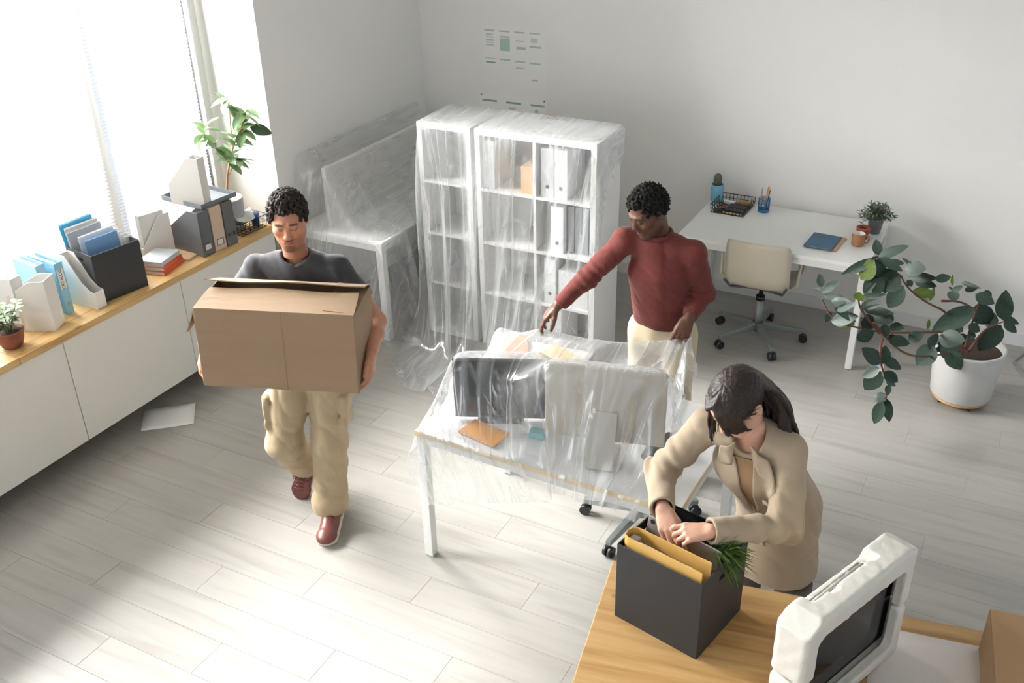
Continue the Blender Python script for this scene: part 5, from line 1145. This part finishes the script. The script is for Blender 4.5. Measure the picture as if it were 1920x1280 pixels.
# ================================================================== PACKED MONITOR ON THE OAK TABLE
m_foam = mat('foam_white', 'E3DFD6', .85, bump=.10, bscale=260, var=.03, vscale=80)
FM = Matrix.Translation((-.176, 2.366, TZ)) @ rotz(math.radians(67.1))
def foam_cap(label, z0, z1, top):
    v = Vol((-.30, -.085, -.02), (.30, .085, .47), .0045); zc, hz = (z0 + z1) / 2, (z1 - z0) / 2
    v.box((0, 0, zc), (.276, .057, hz), None, .018, 0)
    if top:
        v.cut((-.272, 0, z1 - .035), (-.55, 0, 1)); v.cut((.276, 0, z1 - .012), (.35, 0, 1))
        v.box((.005, -.055, z0 - .02 + .08), (.222, .046, .095), None, .03, .004, True)
        v.box((-.02, .048, z1), (.150, .036, .034), None, .012, .004, True); v.box((.125, .03, z1), (.018, .03, .022), None, .012, .006, True); v.box((-.08, .012, z1 + .004), (.02, .012, .012), None, .006, .005, True)
    else: v.box((.005, -.055, z1 - .055), (.222, .046, .105), None, .03, .004, True)
    v.box((0, 0, (z0 if top else z1)), (.256, .024, .17), None, .01, .002, True)
    v.cut((.276, -.057, z0 if top else z1), (.75, -.45, -.75 if top else .75), (.276, -.057, z0 if top else z1), .02)
    v.noise(.0006, 90, 3); o = np_mesh('foam_packaging', [v.nets(1)], m_foam); o.matrix_world = FM
    return tag(o, label, 'packaging', 'foam packing of the monitor')
foam_cap('upper white foam block capping the packed monitor', .214, .437, True)
foam_cap('lower white foam block under the packed monitor on the oak table', .0, .206, False)
t = thing('monitor', 'black screen monitor packed in white foam on the oak table', 'monitor'); t.matrix_world = FM
m_scr = mat('screen_black', '0A090B', .12, spec=.35); m_grey = mat('monitor_grey', 'A5A49D', .45, .2)
ho = MB().box((0, .002, .215), (.498, .026, .33)).build('housing', mat('housing_dark', '17161A', .4), t, .004)
MB().box((0, -.0125, .217), (.47, .004, .296)).build('screen', m_scr, ho, .001)
rg = MB().box((-.02, .016, .376), (.27, .016, .03)).build('rear_grille', m_grey, ho, .004) if False else MB().box((-.02, .016, .376), (.27, .016, .03)).build('rear_grille', m_grey, t, .004)
mb = MB()
for k in range(3): mb.tube([(-.155, .030 + .012 * k, .402 - .004 * k), (.105, .030 + .012 * k, .402 - .004 * k)], .0062, 10)
mb.build('grille_bars', m_grey, rg)
mb = MB()
for k in range(40): mb.box((-.145 + k * .0062, .0185, .4035), (.0035, .010, .004))
mb.build('vents', mat('vent_dark', '5A5A56', .5), rg)['kind'] = 'stuff'
MB().cyl((.108, .022, .392), (.120, .022, .392), .018, n=24).build('hinge_disc', mat('disc_grey', 'B5B8B4', .4), t)

# ================================================================== THINGS ON THE MIDDLE DESK
dz = .7205
t = thing('monitor', 'black screen monitor facing the camera on the covered desk', 'monitor', (-1.835, 3.262, dz), math.radians(22.8))
ho = MB().box((0, .012, .165), (.41, .022, .30)).build('housing', mat('housing_dark', '17161A', .4), t, .004)
MB().box((0, .0, .167), (.392, .003, .28)).build('screen', m_scr, ho)
MB().box((0, .04, .004), (.2, .13, .008)).build('stand_base', m_blkp, t, .003); MB().box((0, .035, .07), (.05, .018, .13)).build('stand_neck', m_blkp, t, .003)
t = thing('monitor', 'silver monitor seen from behind on the covered desk', 'monitor', (-1.305, 3.215, dz), math.radians(13.3))
m_sil = mat('monitor_silver', 'BDB7AA', .42, .25)
v = Vol((-.29, -.06, .04), (.29, .05, .46), .006); v.box((0, .005, .255), (.255, .0085, .178), None, .007, 0); v.ell((0, .004, .25), (.22, .03, .15), None, .03); ho = np_mesh('housing', [v.nets(1)], m_sil, t)
MB().box((0, .0155, .255), (.495, .002, .345)).build('screen', m_scr, ho)
MB().prism([(-.058, -.022, .235), (-.058, -.030, .24), (-.058, -.118, .012), (-.058, -.112, 0), (-.058, -.10, .006)], (.116, 0, 0)).box((0, -.01, .003), (.116, .20, .006)).build('stand', m_sil, t, .002)
book('orange notebook in front of the black screen on the covered desk', (-1.845, 3.135, dz), -.18, (.20, .12, .014), 'E09A3C', 'notebook')
lay('sticky_notes', 'pale teal sticky note block between the two monitors', 'notes', (-1.625, 3.225), (.07, .05, .03), .2, '8FC4C4', .002, None, dz)
lay('desk_organiser', 'white desk organiser box behind the black screen', 'box', (-1.80, 3.60), (.46, .26, .17), .08, 'DCDBD7', .004, None, dz)
def slab(label, c, d, rz, tilt, col, name='folder'):
    o = MB().box((0, 0, d[2] / 2), d).build(name, mat('obj_' + col, col, .6), None, .001); o.matrix_world = T(*c) @ rotz(rz) @ Matrix.Rotation(tilt, 4, 'Y'); return tag(o, label, 'folder', 'folders on the organiser box')
slab('pinkish tan folder at the left on the white organiser box', (-1.945, 3.625, dz + .1715), (.13, .20, .012), .5, 0, 'C79A7E')
slab('cream folder at the right on the white organiser box', (-1.70, 3.60, dz + .1715), (.22, .16, .014), -.5, 0, 'D6C08E')
slab('grey folder at the front of the white organiser box', (-1.80, 3.515, dz + .1715), (.14, .08, .01), -.1, 0, 'A7A3AB')
t = tag(MB().tube([(-.05, -.03, .02), (0, .03, .05), (.06, .05, .06), (.10, .03, .045)], [.022, .03, .03, .02], 14).build('handset', m_blkp), 'black rounded handset at the right end of the covered desk', 'handset'); t.location = (-1.10, 3.30, dz - .0); t.rotation_euler = (0, 0, .5)
# screen panel standing on the desk by the left wall
o = MB().box((0, 0, .205), (.03, 1.36, .41)).build('desk_screen', mat('panel_white', 'D9D8D2', .7), None, .004); o.location = (-4.005, 5.55, .7205); tag(o, 'white divider panel standing on the plastic wrapped desk by the left wall', 'panel')

# ================================================================== PLASTIC SHEETS (a small cloth solver lets them fall over the furniture)
def film(name, op, streak, rough=.16, tint='F4F6F8'):
    m = bpy.data.materials.new(name); m.use_nodes = True; nt = m.node_tree; N = nt.nodes; L = nt.links; N.remove(N['Principled BSDF'])
    tc = N.new('ShaderNodeTexCoord')
    def noi(sx, sy, sc, rot, det=3, dist=0.):
        mp = N.new('ShaderNodeMapping'); mp.inputs['Scale'].default_value = (sx, sy, 1); mp.inputs['Rotation'].default_value = (0, 0, rot)
        n = N.new('ShaderNodeTexNoise'); n.inputs['Scale'].default_value = sc; n.inputs['Detail'].default_value = det; n.inputs['Distortion'].default_value = dist
        L.new(tc.outputs['UV'], mp.inputs[0]); L.new(mp.outputs[0], n.inputs[0]); return n.outputs[0]
    def math_(op_, a, b=0.):
        n = N.new('ShaderNodeMath'); n.operation = op_
        for i, q in enumerate((a, b)):
            if isinstance(q, (int, float)): n.inputs[i].default_value = q
            else: L.new(q, n.inputs[i])
        return n.outputs[0]
    def ridge(x, w): return math_('MAXIMUM', math_('SUBTRACT', 1., math_('MULTIPLY', math_('ABSOLUTE', math_('SUBTRACT', x, .5)), w)), 0.)
    r1 = ridge(noi(4.5, .35, 1.3, .25, 2, .2), 20); r2 = ridge(noi(5, .4, 1.1, -.45, 2, .2), 22); r3 = ridge(noi(1.5, 1.2, 2.2, .9, 3, .8), 18)
    st = math_('MAXIMUM', math_('MAXIMUM', r1, r2), math_('MULTIPLY', r3, .6)); soft = noi(1.3, 1.3, 2, 0, 2)
    bmp = N.new('ShaderNodeBump'); bmp.inputs['Strength'].default_value = .3; bmp.inputs['Distance'].default_value = .006
    L.new(math_('ADD', st, math_('MULTIPLY', noi(4, 4, 4, .3, 3, .5), .8)), bmp.inputs['Height'])
    lw = N.new('ShaderNodeLayerWeight'); lw.inputs[0].default_value = .35; L.new(bmp.outputs[0], lw.inputs['Normal'])
    fac = math_('MINIMUM', math_('ADD', math_('ADD', math_('MULTIPLY', soft, op * 1.6), math_('MULTIPLY', st, streak)), math_('MULTIPLY', lw.outputs['Facing'], .5)), .93)
    tr = N.new('ShaderNodeBsdfTransparent'); tr.inputs[0].default_value = (.985, .985, .985, 1)
    df = N.new('ShaderNodeBsdfDiffuse'); df.inputs[0].default_value = (*lin(tint), 1); tl = N.new('ShaderNodeBsdfTranslucent'); tl.inputs[0].default_value = (*lin(tint), 1)
    gl = N.new('ShaderNodeBsdfGlossy'); gl.inputs['Roughness'].default_value = rough; L.new(bmp.outputs[0], gl.inputs['Normal']); L.new(bmp.outputs[0], df.inputs['Normal'])
    m1 = N.new('ShaderNodeMixShader'); m1.inputs[0].default_value = .42; L.new(df.outputs[0], m1.inputs[1]); L.new(tl.outputs[0], m1.inputs[2])
    m2 = N.new('ShaderNodeMixShader'); m2.inputs[0].default_value = .34; L.new(m1.outputs[0], m2.inputs[1]); L.new(gl.outputs[0], m2.inputs[2])
    m3 = N.new('ShaderNodeMixShader'); L.new(fac, m3.inputs[0]); L.new(tr.outputs[0], m3.inputs[1]); L.new(m2.outputs[0], m3.inputs[2]); L.new(m3.outputs[0], N['Material Output'].inputs[0])
    return m
class Cloth:
    def __init__(s, P, stretch=1.0, seed=1):
        s.P = P.astype(np.float64).copy(); s.r, s.c = P.shape[:2]; s.w = np.ones((s.r, s.c, 1)); s.pin = {}
        rng = np.random.RandomState(seed); s.P[..., 2] += rng.uniform(0, .004, (s.r, s.c)); s.Q = s.P.copy(); s.cons = []
        I = lambda a, b, st=1: slice(a, b, st); r, c = s.r, s.c
        def add(dy, dx, k):
            P0 = P
            for py in (range(dy + 1) if dy else (0,)):
                for px_ in ((0, 1) if dx == 0 else range(abs(dx) + 1)):
                    pass
        def sets(dy, dx, k):          # colour the constraints so that no point is shared inside a set
            ys = np.arange(r - dy); xs = np.arange(max(0, -dx), c - max(0, dx)); per_y, per_x = (2 * dy if dy else 1), (2 * dx if (dx and not dy) else 1)
            for a in range(per_y if dy else 1):
                yy = ys[(ys % (2 * dy)) // 1 == a] if dy else ys
                for b in range(per_x):
                    xx = xs[xs % per_x == b] if per_x > 1 else xs
                    if len(yy) and len(xx):
                        A = (yy[:, None] * c + xx[None]).ravel(); B = ((yy + dy)[:, None] * c + (xx + dx)[None]).ravel()
                        Lr = np.linalg.norm(P.reshape(-1, 3)[A] - P.reshape(-1, 3)[B], axis=1) * stretch; s.cons.append((A, B, Lr[:, None], k))
        sets(0, 1, 1.); sets(1, 0, 1.); sets(1, 1, .6); sets(1, -1, .6); sets(0, 2, .10); sets(2, 0, .10)
    def run(s, steps, boxes, iters=9, dt=1 / 50, damp=.985, wind=None, floor=.004, fric=.5, margin=.012):
        P = s.P.reshape(-1, 3); Q = s.Q.reshape(-1, 3); w = s.w.reshape(-1, 1)
        for st in range(steps):
            v = (P - Q) * damp; sp = np.linalg.norm(v, axis=1, keepdims=True); v *= np.minimum(1, .03 / np.maximum(sp, 1e-9)); Q[:] = P; a = np.zeros_like(P); a[:, 2] = -3.5
            if wind is not None: a += wind(P, st / steps)
            P += w * (v + a * dt * dt)
            for (idx, tgt) in s.pin.values(): w[idx] = 0; P[idx] += (tgt - P[idx]) * .05; Q[idx] = P[idx]
            for it in range(iters):
                for A, B, L_, k in s.cons:
                    d = P[B] - P[A]; l = np.sqrt((d * d).sum(1, keepdims=True)) + 1e-9; wa, wb = w[A], w[B]; e = d * ((l - L_) / l * k / (wa + wb + 1e-9)); P[A] += wa * e; P[B] -= wb * e
                if it % 3 == 2 or it == iters - 1: s.collide(P, Q, boxes, floor, fric, margin)
        P = P.reshape(s.r, s.c, 3)
        for _ in range(4):
            for ax in (0, 1):
                a = np.moveaxis(P, ax, 0); b = a.copy(); b[1:-1] = (a[:-2] + 2 * a[1:-1] + a[2:]) / 4; P = np.moveaxis(b, 0, ax)
        s.P = P; return s
    def collide(s, P, Q, boxes, floor, fric, mg):
        for c, h, rz in boxes:
            cc, ss = math.cos(rz), math.sin(rz); x, y, z = P[:, 0] - c[0], P[:, 1] - c[1], P[:, 2] - c[2]; lx, ly = x * cc + y * ss, -x * ss + y * cc
            dx, dy, dzz = h[0] + mg - np.abs(lx), h[1] + mg - np.abs(ly), h[2] + mg - np.abs(z); ins = (dx > 0) & (dy > 0) & (dzz > 0)
            if not ins.any(): continue
            i = np.where(ins)[0]; L3_ = np.stack([lx[i], ly[i], z[i]], 1); D = np.stack([dx[i], dy[i], dzz[i] * .35], 1); ax = D.argmin(1); k = np.arange(len(i)); sg = np.where(L3_[k, ax] < 0, -1, 1); sg = np.where(ax == 2, np.where(L3_[k, 2] < -h[2] * .6, -1, 1), sg)
            L3_[k, ax] = sg * (np.array(h)[ax] + mg); n = np.stack([L3_[:, 0] * cc - L3_[:, 1] * ss + c[0], L3_[:, 0] * ss + L3_[:, 1] * cc + c[1], L3_[:, 2] + c[2]], 1); P[i] = n; Q[i] += (n - Q[i]) * fric
        f = P[:, 2] < floor; P[f, 2] = floor; Q[f] += (P[f] - Q[f]) * .7
    def build(s, name, label, m, parent=None):
        r, c = s.r, s.c; me = bpy.data.meshes.new(name); i = np.arange(r * c).reshape(r, c); F = np.stack([i[:-1, :-1], i[:-1, 1:], i[1:, 1:], i[1:, :-1]], -1).reshape(-1, 4)
        me.from_pydata(s.P.reshape(-1, 3).tolist(), [], F.tolist()); uv = me.uv_layers.new(name='UVMap'); U = np.stack(np.meshgrid(np.linspace(0, 1, c) * c * .02, np.linspace(0, 1, r) * r * .02), -1).reshape(-1, 2)
        uv.data.foreach_set('uv', U[F.ravel()].astype(f32).ravel()); me.polygons.foreach_set('use_smooth', np.ones(len(F), bool)); me.update(); me.materials.append(m); o = link(name, me)
        md = o.modifiers.new('s', 'SUBSURF'); md.levels = 1; md.render_levels = 1; return tag(o, label, 'plastic sheet')
def plane(x0, x1, y0, y1, z, sp, rot=0., piv=(0, 0)):
    nx, ny = int((x1 - x0) / sp) + 1, int((y1 - y0) / sp) + 1; X, Y = np.meshgrid(np.linspace(x0, x1, nx), np.linspace(y0, y1, ny)); c, s_ = math.cos(rot), math.sin(rot); x, y = X - piv[0], Y - piv[1]
    return np.stack([piv[0] + x * c - y * s_, piv[1] + x * s_ + y * c, np.full_like(X, z)], -1)
def near(P, q): return int(np.argmin(((P.reshape(-1, 3)[:, :2] - np.array(q)[:2]) ** 2).sum(1)))
# sheet over the middle desk, held up at the far side by the man's hands
desk_box = ((-1.505, 3.41, .36), (.625, .40, .36), -.028)
P = plane(-2.34, -.78, 2.56, 4.06, 1.17, .0175, -.02, (-1.5, 3.4)); C = Cloth(P, 1.004, 3)
for k_ in range(12):      # the far edge is pulled tight between his hands
    u = k_ / 11; C.pin['e%d' % k_] = (near(P, (-1.88 + .72 * u, 3.87)), np.array((-1.885 + .663 * u, 3.815 + .14 * u, .945 + .03 * u - .05 * math.sin(PI * u) ** 1)))
C.pin['c'] = (near(P, (-2.12, 3.82)), np.array((-2.11, 3.775, .925)))
for nm, (src, tgt) in dict(l2=((-1.10, 3.90), (-1.212, 3.955, .970)), l3=((-1.04, 3.92), (-1.205, 3.96, .965)), l4=((-1.10, 4.0), (-1.215, 3.965, .965))).items(): C.pin[nm] = (near(P, src), np.array(tgt))
bx = [desk_box, ((-1.839, 3.275, .90), (.205, .040, .152), math.radians(22.8)), ((-1.305, 3.22, .975), (.257, .038, .18), math.radians(13.3)), ((-1.29, 3.13, .82), (.06, .05, .10), math.radians(13.3)), ((-1.80, 3.60, .812), (.235, .135, .095), .08), ((-1.39, 4.10, .6), (.17, .12, .6), 0)]
C.run(130, bx, 14); film_a = film('plastic_film', .15, .24)
C.build('plastic_sheet', 'clear plastic sheet draped over the middle desk and its monitors', film_a)
# sheet over the two cube shelves
P = plane(-3.64, -1.90, 3.36, 5.42, 1.487, .0195); C = Cloth(P, 1.006, 5); ok = (P[-1, :, 0] > -3.38) & (P[-1, :, 0] < -2.11); C.w[-1, ok] = 0; C.w[-2, ok] = 0
for k_, a_, b_ in ((1, (-3.64, 3.36), (-3.22, 4.42, .02)), (2, (-3.2, 3.36), (-2.95, 4.30, .02)), (3, (-2.7, 3.36), (-2.72, 4.22, .02)), (4, (-2.2, 3.36), (-2.50, 4.40, .02)), (5, (-1.90, 3.36), (-2.20, 4.62, .25))): C.pin[k_] = (near(P, a_), np.array(b_))
bx = [((-2.55, 5.22, .735), (.42, .185, .735), 0), ((-3.17, 5.22, .735), (.20, .185, .735), 0), ((-3.865, 5.52, .36), (.35, .75, .36), 0)]
C.run(140, bx, 12, wind=lambda P, u: np.stack([-(P[:, 0] + 2.7) * .55 * (P[:, 2] < 1.45), (.3 - .3 * u) * np.ones(len(P)), 0 * P[:, 0]], 1), floor=.012)
C.build('plastic_sheet', 'big clear plastic sheet hanging over both cube shelves to the floor', film('plastic_film_shelf', .15, .28))
# sheet over the desk along the left wall
P = plane(-4.22, -2.98, 4.05, 6.35, 1.19, .0225); C = Cloth(P, 1.004, 7); C.w[:, 0] = 0
C.P[:, 0, 0] = -4.222; C.Q[:, 0, 0] = -4.222
for r_ in range(C.r):
    if P[r_, 0, 1] < 4.86: C.w[r_, 0] = 1
bx = [((-3.865, 5.52, .36), (.35, .75, .36), 0), ((-4.005, 5.55, .925), (.015, .68, .205), 0), ((-4.6, 5.4, 1.), (.355, 1.6, 1.), 0), ((-3.17, 5.22, .735), (.215, .2, .735), 0), ((-4.45, 4.2, .4), (.22, .42, .4), 0)]
C.run(130, bx, 11, floor=.012)
C.build('plastic_sheet', 'clear plastic sheet wrapping the desk and divider at the left wall', film('plastic_film_desk', .20, .14))
